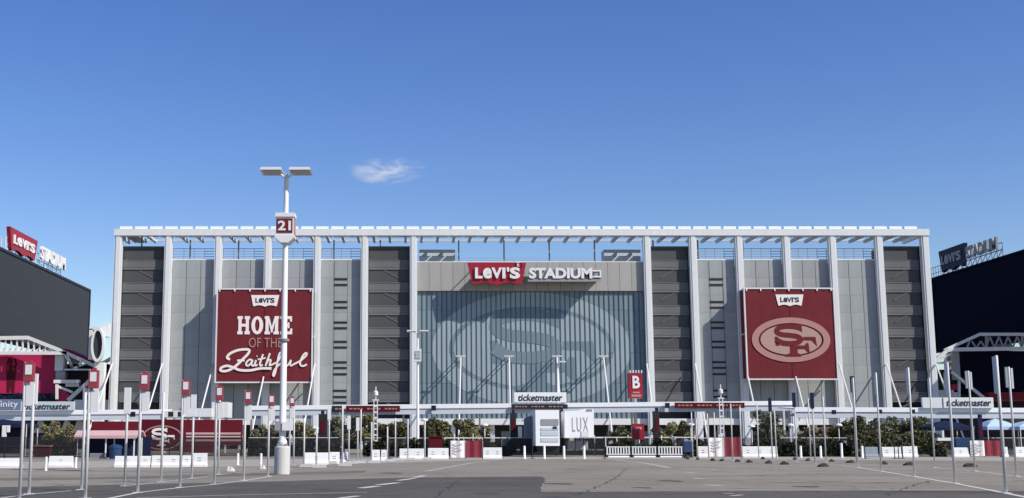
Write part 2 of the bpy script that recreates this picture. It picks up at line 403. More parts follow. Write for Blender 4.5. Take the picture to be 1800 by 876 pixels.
for x in (CX[0]-CW/2+.25, CX[-1]+CW/2-.25):
    MB().box(x-.25, x+.25, D+1.352, D+CAN_D-.002, Z_TOP-1.15, Z_TOP-.1).build('side_beam', WHITE, tower)
# purlins running back under the canopy, with solar slats above
pm = meshdata(MB().box(-.24, .24, 1.36, CAN_D-.01, Z_TOP-.95, Z_TOP-.32), 'purlin', WHITE2)
bay_edges = CX
npur = 0
for i in range(len(CX)-1):
    n = 3 if i != 6 else 14
    for k in range(n):
        x = CX[i]+(CX[i+1]-CX[i])*(k+.5)/n
        piece('purlin', pm, tower, (x, D, 0))
for k in range(4): piece('purlin', pm, tower, (CX[0]+.9+k*.75, D, 0))
sp = MB()
for q in range(3):
    y0 = .3+q*4.2; sp.box(-1.3, 1.3, y0, y0+2.9, .16, .24)
spm = meshdata(sp, 'solar_panel', SOLAR)
efm = meshdata(MB().box(-1.3, 1.3, .2, .296, .0, .62), 'panel_edge', SOLARED)
x = CX[0]+1.5; x1 = CX[-1]-1.0
while x < x1:
    s = piece('solar_panel', spm, tower, (x, D, Z_TOP+.02)); 
    e = bpy.data.objects.new('panel_edge', efm); COL.objects.link(e); e.parent = s
    x += 3.12
# canopy hangers / rear posts
for i in range(len(CX)-1):
    n = 1 if i != 6 else 4
    for k in range(n):
        x = CX[i]+(CX[i+1]-CX[i])*(k+1)/(n+1) if i == 6 else CX[i]+(CX[i+1]-CX[i])*.3
        MB().box(x-.14, x+.14, D+8, D+8.28, Z_WALL-.4, Z_TOP-.96).build('canopy_post', GREYBOX, tower)
# solid body behind, low roof
MB().box(CX[0]-.3, CX[-1]+.3, WALL+5.5, WALL+38, 0, Z_WALL-.5).build('rear_block', CONCG, tower)
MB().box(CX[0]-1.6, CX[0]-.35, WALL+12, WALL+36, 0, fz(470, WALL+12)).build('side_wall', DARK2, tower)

def panel_wall(i, skip=None):
    xa, xb = CX[i]+CW/2+.003, CX[i+1]-CW/2-.003
    w = MB().box(xa, xb, WALL+.22, WALL+5.4, Z_SLABT, Z_WALL-.02).build('bay_wall', JOINT, tower)
    nc, nr = 3, 9
    pw = (xb-xa)/nc; ph = (Z_WALL-Z_SLABT)/nr
    pme = meshdata(MB().box(.05, pw-.05, 0, .2, .012, ph-.012), 'wall_panel', PANEL)
    for c in range(nc):
        for r in range(nr): piece('wall_panel', pme, w, (xa+c*pw, WALL+random.uniform(-.012, .012), Z_SLABT+r*ph))
    MB().box(xa, xb, WALL-.06, WALL+.3, Z_WALL+.002, Z_WALL+.28).build('coping', WHITE2, tower)
    rl = MB(); n = 4
    for k in range(4):
        z = Z_WALL+.75+k*(Z_RAIL-Z_WALL-.85)/3; rl.box(xa, xb, WALL+.12, WALL+.2, z, z+.13)
    rail = rl.build('roof_railing', GREYBOX, tower)
    pst = MB()
    for k in range(n+1):
        x = xa+.1+(xb-xa-.2)*k/n; pst.box(x-.05, x+.05, WALL+.22, WALL+.3, Z_WALL+.28, Z_RAIL)
    pst.build('railing_post', GREYBOX, rail)
for i in (1, 2, 3, 4, 8, 9, 10, 11): panel_wall(i)
# slit louvres in bays 4 and 8
ys = [491, 501, 531, 541, 567, 577, 601, 611, 637, 647, 658, 687, 698, 708]
for i, (pa, pb) in ((4, (587, 610)), (8, (1249, 1273))):
    xa, xb = fx(pa, 560, WALL), fx(pb, 560, WALL)
    for y in ys:
        z = fz(y, WALL); MB().box(xa, xb, WALL-.11, WALL-.025, z-.2, z+.2).build('louvre', DARK, tower)
    for x in (xa-.12, xb+.12):
        MB().box(x-.03, x+.03, WALL-.04, WALL-.02, fz(710, WALL), Z_WALL-.3).build('vertical_trim', PANEL, tower)
# dark stair bays
def stair_bay(i):
    xa, xb = CX[i]+CW/2+.003, CX[i+1]-CW/2-.003
    back = MB().box(xa, xb, WALL+4.2, WALL+5.4, Z_SLABT, Z_DARK-.3).build('stair_bay', SCRIM, tower)
    MB().box(xa, xb, WALL+.1, WALL+4.19, Z_DARK-.5, Z_DARK).build('stair_roof', SCRIM, tower)
    lv = [471, 511, 551, 590, 629, 667, 704]
    for k, y in enumerate(lv):
        z = fz(y, WALL)
        MB().box(xa, xb, WALL+.15, WALL+4.19, z-.35, z+.02).build('landing', SLAB, back)
        MB().box(xa, xb, WALL+.1, WALL+.148, z+.06, z+1.5).build('parapet', PARA, back)
        MB().box(xa, xb, WALL+.02, WALL+.098, z+1.52, z+1.66).build('handrail', SLAB, back)
        zb = fz(lv[k+1], WALL) if k < 6 else z-4.4
        mid = (xa+xb)/2; sg = 1 if i in (0, 5) else -1
        fl = MB(); a = mid-sg*1.1; b = mid+sg*1.9
        lo, hi = zb+1.9, z-.4
        fl.prism([(a, lo+2.2), (b, lo+.6), (b, lo+1.0), (a, lo+2.6)], X3, Z3, (0, WALL+.26, 0), .3)
        fl.build('stair_flight', FLIGHT, back)
    MB().box(xa, xa+.12, WALL+.0, WALL+.35, Z_SLABT, Z_DARK+.002).build('screen_edge', DARK, back)
    MB().box(xb-.25, xb, WALL+.0, WALL+4.1, Z_SLABT, Z_DARK+.002).build('screen_edge', DARK, back)
    # tensioned mesh in the upper part of every storey
    for k, y in enumerate(lv):
        zt = fz(lv[k-1], WALL)-.4 if k else Z_DARK-.55
        z0 = fz(y, WALL)+1.75
        MB().box(xa+.12, xb-.25, WALL+.34, WALL+.38, z0-.1, zt).build('mesh_screen', SCRIM, back)
for i in (0, 5, 7, 12): stair_bay(i)
# centre glass bay
xa, xb = CX[6]+CW/2+.003, CX[7]-CW/2-.003
Z_F1, Z_F0 = fz(462, WALL), fz(512, WALL)
GP = WALL+.25
gw = MB().box(xa, xb, GP+.12, GP+4.5, Z_SLABT, Z_F1-.03).build('glass_wall', MULL, tower)
nm = 46; mw = (xb-xa)/nm
zs = [Z_SLABT, fz(674, WALL), fz(620, WALL), fz(580, WALL), fz(545, WALL), Z_F0]
for r in range(5):
    gm = meshdata(MB().box(.03, mw-.03, 0, .1, .03, zs[r+1]-zs[r]-.03), 'glass_pane', GLASS)
    for k in range(nm): piece('glass_pane', gm, gw, (xa+k*mw, GP, zs[r]))
fm = meshdata(MB().box(-.085, .085, -.13, -.001, 0, Z_F0-Z_SLABT), 'mullion', MULL)
for k in range(1, nm): piece('mullion', fm, gw, (xa+k*mw, GP, Z_SLABT))
fme = meshdata(MB().box(.03, (xb-xa)/19-.03, 0, .3, 0, Z_F1-Z_F0), 'fascia_panel', FASCIA)
for k in range(19): piece('fascia_panel', fme, gw, (xa+k*(xb-xa)/19, WALL-.32, Z_F0+.01))
MB().box(xa, xb, WALL-.36, WALL+.3, Z_F1+.013, Z_F1+.22).build('coping', WHITE2, tower)
emb = thing('window_emblem', 'giant pale oval emblem with interlocked letters printed over the central glass wall', 'emblem', at(934, 613, GP-.02))
emblem(emb, at(934, 613, GP), at(1109, 613, GP).x-at(934, 613, GP).x, X3, Z3, .004, (FILM, None, FILM, FILMD), step=.02)
for pa, pb in ((737, 800), (1062, 1126)):
    MB().box(fx(pa, 450, D+14), fx(pb, 450, D+14), D+14, D+18, Z_F1-1, fz(439, D+14)).build('plant_room', SKYBL2, tower)
MB().box(xa, xb, WALL+2, WALL+5.4, Z_F1-.6, Z_F1-.032).build('roof_deck', CONCG, tower)
rl = MB()
for k in range(2): rl.box(xa, xb, WALL+.0, WALL+.06, Z_F1+.5+k*.45, Z_F1+.56+k*.45)
rl.build('roof_railing', GREYBOX, tower)
# base storey: slab edge, columns, dark recess
MB().box(CX[0]-CW/2, CX[-1]+CW/2, WALL-.25, WALL+5.45, Z_SLABB, Z_SLABT-.005).build('floor_slab', WHITE2, tower)
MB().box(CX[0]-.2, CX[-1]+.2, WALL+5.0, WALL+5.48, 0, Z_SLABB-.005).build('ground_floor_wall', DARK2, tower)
bcol = meshdata(MB().box(-.45, .45, 0, .9, 0, Z_SLABB-.01), 'ground_column', WHITE2)
for i in range(len(CX)-1):
    n = 1 if i != 6 else 5
    for k in range(n): piece('ground_column', bcol, tower, (CX[i]+(CX[i+1]-CX[i])*(k+1)/(n+1), WALL+1, 0))
# low balcony windows just above the slab in the glass bay: glazed doors
for k in range(22):
    x = CX[0]+6+k*7.3
    MB().box(x, x+2.6, WALL+4.9, WALL+4.99, .1, 3.6).build('entrance_door', BLUEG, tower)
# diagonal struts
def strut(px, py, px2, py2, y_off, mat=WHITE, r=.16):
    a = at(px, py, D-y_off)
    # foot on the ground out in front, further out the longer the visible lean
    b = at(px2, py2, D-y_off-9.0); d = b-a; foot = a+d*(a.z/-d.z)*.999
    return MB().bar(a, foot, r).build('strut', mat, tower)
for p, q in ((285, 268), (375, 357), (468, 459), (553, 540), (197, 178), (1137, 1146), (1222, 1232), (1310, 1321), (1393, 1417), (1475, 1498), (1558, 1584), (1645, 1672)):
    strut(p, 640, p+(p-890)*.036, 712, .3)
for p in (810, 895, 979, 1061):
    strut(p, 629, p+(p-860)*.045, 712, 3.0, r=.16)
    a = at(p, 629, D-3.0)
    for dx in (-.45, .45): MB().bar(a+Vector((dx, 0, .1)), Vector((a.x+dx, GP-.05, a.z+.1)), .11).build('strut_bracket', WHITE, tower)
    MB().box(a.x-1.0, a.x+1.0, a.y-.12, a.y+.12, a.z+.22, a.z+.42).build('strut_head', WHITE, tower)

# -------- sign over the glass
SGY = D-3.2
sg = thing('facade_sign', 'big red tab and white lettered stadium name sign above the central glass wall', 'sign', at(930, 482, SGY))
b0 = at(822, 503, SGY); b1 = at(925, 462, SGY); bw = b1.x-b0.x; bh = b1.z-b0.z
MB().prism([(u*bw, v*bh) for u, v in batwing()], X3, Z3, (b0.x, SGY, b0.z), .8).build('red_tab', REDSIGN, sg)
t0 = at(835, 490, SGY)
tab_letters('lettering', t0, at(914, 480, SGY).x-t0.x, at(835, 471, SGY).z-t0.z, TEXTW, sg, depth=.35)
t0 = at(930, 490, SGY)
text('lettering', "STADIUM", t0, at(1041, 480, SGY).x-t0.x, at(835, 471, SGY).z-t0.z, TEXTW, sg, depth=.5, bold=.045, lift=-.4)
c = at(911, 466.5, SGY); mb = MB().ring(0, 0, (.72, .72), (.55, .55), X3, Z3, c, .3); mb.build('mark_ring', TEXTW, sg)
text('mark_letter', 'R', c-X3*.25-Z3*.3, .5, .6, TEXTW, sg, depth=.2, bold=.02)
z0 = at(930, 495, SGY).z
MB().box(at(928, 492, SGY).x, at(1057, 492, SGY).x, SGY+.1, SGY+.5, z0, z0+.45).build('letter_rail', GREYBOX, sg)
MB().box(at(1041, 492, SGY).x+.5, at(1057, 492, SGY).x, SGY+.1, SGY+.5, at(0, 489, SGY).z, at(0, 475, SGY).z).build('end_box', GREYBOX, sg)
eb = MB(); ex0, ex1 = at(1042, 492, SGY).x, at(1057, 492, SGY).x; ez0, ez1 = at(0, 488, SGY).z, at(0, 475, SGY).z
eb.box(ex0, ex1, SGY-.1, SGY+.08, ez1-.3, ez1); eb.box(ex0, ex1, SGY-.1, SGY+.08, ez0, ez0+.3); eb.box(ex1-.3, ex1, SGY-.1, SGY+.08, ez0+.31, ez1-.31)
eb.build('end_frame', TEXTW, sg)
shx0, shx1 = at(824, 480, SGY).x, at(1057, 480, SGY).x
MB().box(shx0+.6, shx1, SGY+.85, WALL-.33, z0+.9, z0+1.15).build('catwalk', GREYBOX, sg)
br = MB()
for p in (826, 880, 955, 1010, 1052):
    x = at(p, 480, SGY).x
    br.bar((x, SGY+.4, z0+.4), (x, WALL-.33, z0+.4), .14); br.bar((x, SGY+.4, z0+2.3), (x, WALL-.33, z0+2.3), .12)
br.build('sign_bracket', GREYBOX, sg)
MB().box(at(930, 480, SGY).x, shx1, SGY+.5, SGY+.7, z0+.4, z0+2.6).build('letter_backing', FASCIA, sg)

# -------- the two big banners
BNY = D-3.4
def banner(label, corners, name='hanging_banner'):
    # corners: TL, TR, BL, BR pixels -> a true rectangle on the plane Y=BNY
    tl, tr, bl, br_ = [at(px, py, BNY) for px, py in corners]
    x0 = (tl.x+bl.x)/2; x1 = (tr.x+br_.x)/2; z1 = (tl.z+tr.z)/2; z0 = (bl.z+br_.z)/2
    t = thing(name, label, 'banner', ((x0+x1)/2, BNY, z0), 'big red banners on the stadium front')
    xm = (x0+x1)/2
    for a, b in ((x0+.2, xm-.03), (xm+.03, x1-.2)):
        mb = MB(); nu, nv = 12, 14
        for j in range(nv+1):
            for k in range(nu+1):
                u = k/nu; v = j/nv
                sag = .10*math.sin(u*PI*3+.7*v)*math.sin(v*PI)*.5+.05*math.sin(9*u+6*v)
                if 0 < k < nu: yy = BNY+.06+sag*.35
                else: yy = BNY+.1
                mb.v.append(Vector((a+(b-a)*u, yy, z0+.2+(z1-z0-.4)*v)))
        for j in range(nv):
            for k in range(nu): q = j*(nu+1)+k; mb.f.append((q, q+1, q+nu+2, q+nu+1))
        mb.build('banner_panel', RED, t, smooth=True)
    MB().box(xm-.06, xm+.06, BNY+.07, BNY+.12, z0+.2, z1-.2).build('seam', MAROON, t)
    fr = MB()
    fr.box(x0-.12, x1+.12, BNY-.1, BNY+.35, z1-.15, z1+.12); fr.box(x0-.12, x1+.12, BNY-.1, BNY+.35, z0-.12, z0+.15)
    fr.box(x0-.12, x0+.15, BNY-.098, BNY+.348, z0+.151, z1-.151); fr.box(x1-.15, x1+.12, BNY-.098, BNY+.348, z0+.151, z1-.151)
    fr.build('banner_frame', WHITE, t)
    for zz in (z1-.1, (z0+z1)/2, z0+.1):
        am = MB()
        for x in (x0+.1, xm, x1-.1): am.bar((x, BNY+.34, zz), (x, D-.15, zz), .16)
        am.build('support_arm', WHITE, t)
    # closed top and right cheek between banner and columns
    tie = MB()
    for k in range(7):
        x = x0+.5+(x1-x0-1)*k/6; tie.box(x-.12, x+.12, BNY-.16, BNY+.02, z1-.55, z1-.1)
    tie.build('lacing', OFFW, t)
    MB().box(x0, x0+.1, BNY+.35, D-.01, z0, z1).build('side_cloth', RED, t)
    MB().box(x0+.11, x1, BNY+.35, D-.15, z1-.12, z1-.04).build('top_cloth', RED, t)
    return t, x0, x1, z0, z1
def tab_on(t, pa, pb, Y):
    a = at(*pa, Y); b = at(*pb, Y); w = b.x-a.x; h = b.z-a.z
    MB().prism([(u*w, v*h) for u, v in batwing()], X3, Z3, (a.x, Y-.06, a.z), .06).build('white_tab', OFFW, t)
    tab_letters('tab_lettering', (a.x+w*.16, Y-.06, a.z+h*.36), w*.68, h*.40, TEXTD, t, depth=.04, lift=.005, bold=.03)
LB, *_ = banner('red banner left of centre with white home slogan lettering', ((381, 508), (549, 508), (379, 673), (549, 672)))
BY = BNY-.02
tab_on(LB, (441, 540), (491, 519), BY)
def boxletters(t, s, a, b, mat, d=.05):
    A = at(*a, BY); B = at(*b, BY); W = B.x-A.x; H = B.z-A.z
    shapes = {
     'H': [[(0,0),(.42,0),(.42,.17),(.33,.17),(.33,.42),(.67,.42),(.67,.17),(.58,.17),(.58,0),(1,0),(1,.17),(.92,.17),(.92,.83),(1,.83),(1,1),(.58,1),(.58,.83),(.67,.83),(.67,.58),(.33,.58),(.33,.83),(.42,.83),(.42,1),(0,1),(0,.83),(.08,.83),(.08,.17),(0,.17)]],
     'M': [[(0,0),(.38,0),(.38,.16),(.28,.16),(.28,.68),(.46,.1),(.54,.1),(.72,.68),(.72,.16),(.62,.16),(.62,0),(1,0),(1,.16),(.94,.16),(.94,.84),(1,.84),(1,1),(.70,1),(.5,.42),(.30,1),(0,1),(0,.84),(.06,.84),(.06,.16),(0,.16)]],
     'E': [[(0,0),(1,0),(1,.32),(.84,.32),(.80,.16),(.40,.16),(.40,.43),(.62,.43),(.62,.34),(.76,.34),(.76,.66),(.62,.66),(.62,.57),(.40,.57),(.40,.84),(.78,.84),(.82,.70),(.97,.70),(.97,1),(0,1),(0,.84),(.10,.84),(.10,.16),(0,.16)]]}
    n = len(s); x = 0; ws = {'H': 1.0, 'O': .95, 'M': 1.15, 'E': .95}; tot = sum(ws[q] for q in s)+.12*(n-1); u = W/tot
    mb = MB()
    for q in s:
        w = ws[q]*u
        if q == 'O':
            mb.ring(A.x+x+w/2, A.z+H/2, (w/2, H/2), (w*.19, H*.33), X3, Z3, (0, BY-.03, 0), d, 24)
        else:
            for poly in shapes[q]: mb.prism([(A.x+x+p[0]*w, A.z+p[1]*H) for p in poly], X3, Z3, (0, BY-.03, 0), d)
        x += w+.12*u
    mb.build('slogan_lettering', mat, t)
boxletters(LB, 'HOME', (417, 588), (514, 556), OFFW)
t0 = at(437, 611, BY); text('slogan_lettering', 'OF THE', t0, at(496, 600, BY).x-t0.x, at(437, 594, BY).z-t0.z, ROSE, LB, depth=.04, bold=-.002)
def zp(x, y):
    p = at(370+x/4.38, 490+y/4.38, BY); return (p.x, p.z)
mb = MB(); wd = .34
strokes = [
 ([(150,622),(128,608),(150,578),(205,553),(262,545),(298,550),(290,578),(250,620),(215,655),(170,692),(118,712),(80,708),(84,686),(128,672),(175,684),(225,704),(305,707),(385,692),(470,692)], .40),
 ([(205,632),(235,628),(262,632)], .3),
 ([(322,628),(300,624),(278,645),(276,666),(292,670),(312,650),(324,628),(316,660),(328,672),(342,660)], .28),
 ([(352,628),(342,655),(346,670),(362,662)], .28), ([(357,600),(361,597)], .34),
 ([(405,582),(392,620),(380,655),(386,671),(402,662)], .28), ([(364,622),(395,618),(425,610)], .24),
 ([(458,574),(440,625),(424,673)], .28), ([(428,655),(448,628),(464,628),(458,652),(456,669),(474,662)], .28),
 ([(474,662),(515,640),(540,600),(548,576),(536,572),(524,600),(512,660),(500,720),(488,750),(482,738),(496,700),(530,662),(560,650)], .28),
 ([(582,626),(572,655),(580,672),(600,662),(620,628),(614,655),(620,671),(640,660)], .28),
 ([(640,660),(690,634),(732,598),(742,578),(728,576),(706,604),(690,645),(698,670),(720,672),(742,660)], .30)]
for i, (p, w) in enumerate(strokes): mb.ribbon([zp(*q) for q in p], w*1.25, X3, Z3, (0, BY-.03-.004*i, 0), .05)
mb.build('script_lettering', OFFW, LB)
RB, *_ = banner('red banner right of centre with pale oval team emblem', ((1309, 507), (1465, 507), (1313, 667), (1473, 667)))
tab_on(RB, (1364, 539), (1412, 518), BY)
e = at(1390.5, 597.5, BY)
emblem(RB, e, at(1459.5, 597.5, BY).x-e.x, X3, Z3, .02, (ROSE, None, TAN, REDP), step=.03)

# ------------------------------------------------------------------ the two end scoreboards with their roof signs
def scoreboard(label, X, y0, y1, z0, z1, side, mat, name='scoreboard'):
    t = thing(name, label, 'scoreboard', (X, (y0+y1)/2, 0))
    a, b = (X-5, X) if side > 0 else (X, X+5)
    MB().box(a, b, y0, y1, z0, z1).build('display_case', mat, t)
    fr = MB(); s = side
    f0 = X+s*.02; f1 = X+s*.35
    lo, hi = min(f0, f1), max(f0, f1)
    fr.box(lo, hi, y0, y1, z1-.5, z1+.1); fr.box(lo, hi, y0, y1, z0-.1, z0+.5); fr.box(lo, hi, y1-.5, y1+.02, z0+.501, z1-.501)
    fr.build('case_trim', DARK if side > 0 else BOARDR, t)  # right trim takes the shaded face colour
    n = 9; L = (y1-y0)/n
    for k in range(n):
        for r in range(4):
            zz = z0+.6+(z1-z0-1.2)*r/4; h = (z1-z0-1.2)/4
            MB().box(min(X, X+s*.12), max(X, X+s*.12)-.0, y0+k*L+.006, min(y0+(k+1)*L-.006, y1-.55), zz+.006, zz+h-.006).build('display_panel', mat, t)
    for k in range(5):
        y = y0+4+(y1-y0-8)*k/4
        MB().box(a+1, b-1, y-.6, y+.6, 0, z0-.11).build('board_leg', CONCG, t)
    return t
ZB = 45.0
XL, XR = -92.3, 137.3
yl1 = 355.0; yr1 = 331.0
def onx(px, py, X):
    d = ray(px, py); return Vector((0, 0, EYE))+d*(X/d.x)
pl = onx(158, 510, XL); pl0 = onx(158, 632, XL)
pr = onx(1638, 490, XR); pr0 = onx(1638, 622, XR)
scoreboard('huge charcoal scoreboard facing inward left of the stadium front', XL, 205, pl.y, pl0.z, pl.z, 1, BOARD)
scoreboard('huge shade-coloured near black scoreboard facing inward right of the stadium front', XR, 205, pr.y, pr0.z, pr.z, -1, BOARDR)
def roof_sign(label, X, side, tabpx, txtpx, mtab, mtxt, ztop):
    U = Y3 if side > 0 else -Y3
    # tab: left/right px, top/bottom px taken on the plane x = X
    (pa, pb, pt, pbm) = tabpx
    A = onx(pa, pbm[0], X); B = onx(pb, pbm[1], X); T = onx(pa, pt, X)
    t = thing('rooftop_sign', label, 'sign', (X, (A.y+B.y)/2, ztop))
    w = abs(B.y-A.y); h = T.z-A.z; z = A.z
    MB().prism([(u*w, v*h) for u, v in batwing()], U, Z3, (X, A.y, z), .9).build('sign_tab', mtab, t)
    tab_letters('lettering', Vector((X, A.y, z+h*.36))+U*(w*.12), w*.76, h*.38, mtxt, t, U=U, depth=.25)
    (qa, qb, qt, qbm) = txtpx
    A2 = onx(qa, qbm, X); B2 = onx(qb, qbm, X); T2 = onx(qa, qt, X)
    w2 = abs(B2.y-A2.y)
    text('lettering', 'STADIUM', A2, w2, T2.z-A2.z, mtxt, t, U=U, depth=.5, bold=.045)
    fr = MB(); n = 12; ya, yb = A.y, B2.y
    for k in range(n+1):
        y = ya+(yb-ya)*k/n; fr.bar((X-side*.9, y, ztop+.05), (X-side*.9, y, z+h*.55), .11)
        if k < n: fr.bar((X-side*.9, y, ztop+.1), (X-side*.9, ya+(yb-ya)*(k+1)/n, A2.z+.2), .09)
    fr.bar((X-side*.9, ya, A2.z), (X-side*.9, yb, A2.z), .14); fr.bar((X-side*.9, ya, A2.z+1.6), (X-side*.9, yb, A2.z+1.6), .12)
    fr.build('sign_frame', WHITE if side > 0 else GREYBOX, t)  # right frame greyed in colour for its shaded side
    rb = MB()
    for k in range(9):
        y = ya-side*14+(side*12)*k/8; rb.bar((X-side*1.2, y, ztop), (X-side*1.2, y, ztop+3.0), .08)
    for q in (1.4, 3.0): rb.bar((X-side*1.2, ya-side*14, ztop+q), (X-side*1.2, ya-side*2, ztop+q), .08)
    rb.build('catwalk_railing', WHITE if side > 0 else GREYBOX, t)  # right railing greyed the same way, shade in the colour
roof_sign('red and white stadium name sign on top of the left scoreboard', XL, 1, (16, 65, 397, (440, 459)), (69, 113, 431, 455), REDSIGN, TEXTW, pl.z+.12)
roof_sign('stadium name sign coloured as shaded on top of the right scoreboard', XR, -1, (1652, 1697, 442, (483, 468)), (1701, 1757, 434, 456), NAVY, GREYBOX, pr.z+.12)  # navy tab and grey letters carry the shade in their colour

# ------------------------------------------------------------------ low stands left and right of the tower
PY0 = 262.0
def pf(px, py, Y=PY0): p = at(px, py, Y); return (p.x, p.z)
def rect(mb, p0, p1, Y, d):
    a = at(*p0, Y); b = at(*p1, Y); mb.box(min(a.x, b.x), max(a.x, b.x), Y, Y+d, min(a.z, b.z), max(a.z, b.z)); return mb
def beam(mb, p0, p1, Y, r, n=4): mb.bar(at(*p0, Y), at(*p1, Y), r, n=n, phase=PI/4); return mb
st = thing('left_stand'.replace('left_', 'corner_'), 'crimson walled corner stand with white truss roof left of the tower', 'grandstand', at(80, 789, PY0))
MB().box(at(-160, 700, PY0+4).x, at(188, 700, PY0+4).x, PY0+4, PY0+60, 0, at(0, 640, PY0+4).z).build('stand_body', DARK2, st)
mw_ = MB(); rect(mw_, (-120, 624), (97, 692), PY0+1, 2); mw_.build('printed_wall', MAGENTA, st)
# printed player figure (flat print)
pp = MB()
for poly in ([(11,652),(14,643),(19,640),(24,643),(28,651),(27,668),(25,690),(20,690),(19,674),(17,690),(12,690),(12,668)],
             [(16,640),(16,633),(19,630),(22,633),(22,640)], [(11,650),(12,636),(16,628),(18,631),(15,638),(15,648)], [(27,650),(31,640),(27,630),(24,632),(27,640),(24,648)]):
    pp.prism([pf(*q, PY0+1) for q in poly], X3, Z3, (0, PY0+.97-.004*len(poly), 0), .02)
pp.build('printed_figure', MAROON, st)
rf = MB()
beam(rf, (-120, 596), (50, 594), PY0-2, .55); beam(rf, (50, 594), (108, 617), PY0-2, .5); beam(rf, (108, 617), (170, 645), PY0-2, .5)
beam(rf, (-120, 621), (118, 621), PY0-2, .5)
beam(rf, (170, 645), (196, 630), PY0-2, .5)
rf.build('roof_truss', WHITE, st)
tw = MB()
for k in range(13):
    x = -20+k*10
    if x < 106: beam(tw, (x, 621), (x, max(596, 594+(x-50)*.4) if x > 50 else 596), PY0-1.9, .22)
    if x < 96: beam(tw, (x, 620), (x+10, 612), PY0-1.8, .2)
for a, b in (((113, 622), (128, 648)), ((128, 648), (118, 622)), ((128, 648), (150, 640)), ((113, 650), (160, 650)), ((135, 648), (145, 635))): beam(tw, a, b, PY0-1.9, .22)
tw.build('truss_web', WHITE2, st)
MB().prism([pf(100, 612), pf(120, 614), pf(172, 636), pf(168, 643), pf(108, 620)], X3, Z3, (0, PY0+.5, 0), 8).build('red_roof', REDSIGN, st)
for p, q, yy in (((97, 624), (111, 652), PY0-1), ((130, 703), (192, 730), PY0-4)):
    wb = MB(); rect(wb, p, q, yy, 3); wb.build('white_wall', WHITE, st)
gb = MB(); rect(gb, (98, 653), (114, 670), PY0-1, 2); gb.build('grey_wall', PANEL, st)
dk = MB(); beam(dk, (95, 671), (140, 671), PY0-2, .5); rect(dk, (115, 672), (137, 680), PY0-1.5, 2); beam(dk, (98, 678), (128, 690), PY0-2.2, .35); dk.build('balcony', WHITE2, st)
MB().prism([pf(103, 684), pf(112, 684), pf(126, 695), pf(126, 706), pf(103, 706)], X3, Z3, (0, PY0-1.6, 0), 1).build('red_panel', MAGENTA, st)
bb = MB(); beam(bb, (120, 704), (160, 668), PY0-3, .55); beam(bb, (100, 702), (100, 676), PY0-3.2, .35); beam(bb, (150, 704), (150, 682), PY0-3.1, .6); bb.build('brace', WHITE, st)
rp = MB(); rect(rp, (168, 664), (187, 700), PY0+2, 1.5); rp.build('red_wall', MAROON, st)
cr = MB()
for k in range(60): x = -60+k*2.6+random.uniform(-.6, .6); y = 698+random.uniform(-5, 3); rect(cr, (x-1, y-3.2), (x+1, y+3), PY0-2+random.uniform(-.3, .3), .5)
tag(cr.build('seat_rows', NAVY, st), kind='stuff')
# ring panel beside the tower
rg = thing('ring_panel', 'white panel with dark oval opening beside the tower left edge', 'panel', at(172, 789, PY0-16))
YR = PY0-16; A = at(171, 606, YR); sc_ = at(181, 606, YR).x-A.x
MB().ring(A.x, A.z, (sc_*1.12, sc_*3.05), (sc_*.85, sc_*2.5), X3, Z3, (0, YR, 0), 1.6, 40).build('oval_rim', WHITE, rg)
MB().prism([(A.x+sc_*.84*math.cos(2*PI*i/40), A.z+sc_*2.5*math.sin(2*PI*i/40)) for i in range(40)], X3, Z3, (0, YR+.6, 0), .5).build('oval_screen', BOARD, rg)
r2 = MB(); rect(r2, (157, 578), (161, 632), YR+1.7, 2); rect(r2, (157, 574), (184, 580), YR+1.7, 2.2); rect(r2, (182, 568), (190, 592), YR+1.72, 2.1); r2.build('panel_frame', WHITE2, rg)
MB().box(A.x-1, A.x+1, YR+2, YR+4, 0, A.z-sc_*3.0).build('panel_leg', WHITE2, rg)

sr = thing('corner_stand', 'dark corner stand with white truss roof right of the tower', 'grandstand', at(1730, 789, PY0))
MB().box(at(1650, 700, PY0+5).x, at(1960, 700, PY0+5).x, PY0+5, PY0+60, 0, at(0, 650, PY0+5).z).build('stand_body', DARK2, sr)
nb = MB(); rect(nb, (1690, 617), (1930, 692), PY0+2, 2); nb.build('printed_wall', BOARDR, sr)
rf = MB(); beam(rf, (1722, 588), (1930, 588), PY0-2, .45); beam(rf, (1660, 616), (1722, 588), PY0-2, .4); beam(rf, (1664, 615), (1930, 611), PY0-2, .55); rf.build('roof_truss', WHITE, sr)
tw = MB()
for k in range(10):
    x = 1700+k*16; beam(tw, (x, 612), (x+(8 if k else 4), 592 if k > 1 else 600), PY0-1.8, .2); beam(tw, (x+8, 592 if k > 1 else 600), (x+16, 612), PY0-1.7, .2)
beam(tw, (1734, 589), (1734, 611), PY0-1.6, .3); beam(tw, (1797, 589), (1797, 611), PY0-1.6, .3)
tw.build('truss_web', GREYBOX, sr)
gc = MB(); rect(gc, (1675, 617), (1689, 668), PY0+1, 1.4); gc.build('stand_column', PANEL, sr)
bb = MB(); pts = [(1640, 640), (1650, 628), (1664, 617), (1676, 614)]
for a, b in zip(pts, pts[1:]): beam(bb, a, b, PY0-3, .45)
beam(bb, (1646, 636), (1672, 622), PY0-2.8, .3); beam(bb, (1666, 617), (1660, 640), PY0-2.6, .25); beam(bb, (1640, 640), (1672, 636), PY0-2.4, .3)
beam(bb, (1672, 654), (1732, 702), PY0-3.4, .42); beam(bb, (1686, 668), (1686, 700), PY0-3, .3); beam(bb, (1662, 655), (1662, 690), PY0-3, .4)
bb.build('brace', WHITE, sr)
rs = MB()
for k in range(5): rect(rs, (1738, 690+k*3.2), (1930, 692.2+k*3.2), PY0-2-k*.8, 2.5)
rs.build('red_seat_row', REDSIGN, sr)
rq = MB(); rect(rq, (1676, 676), (1684, 690), PY0-1, 1); rq.build('red_panel', MAGENTA, sr)
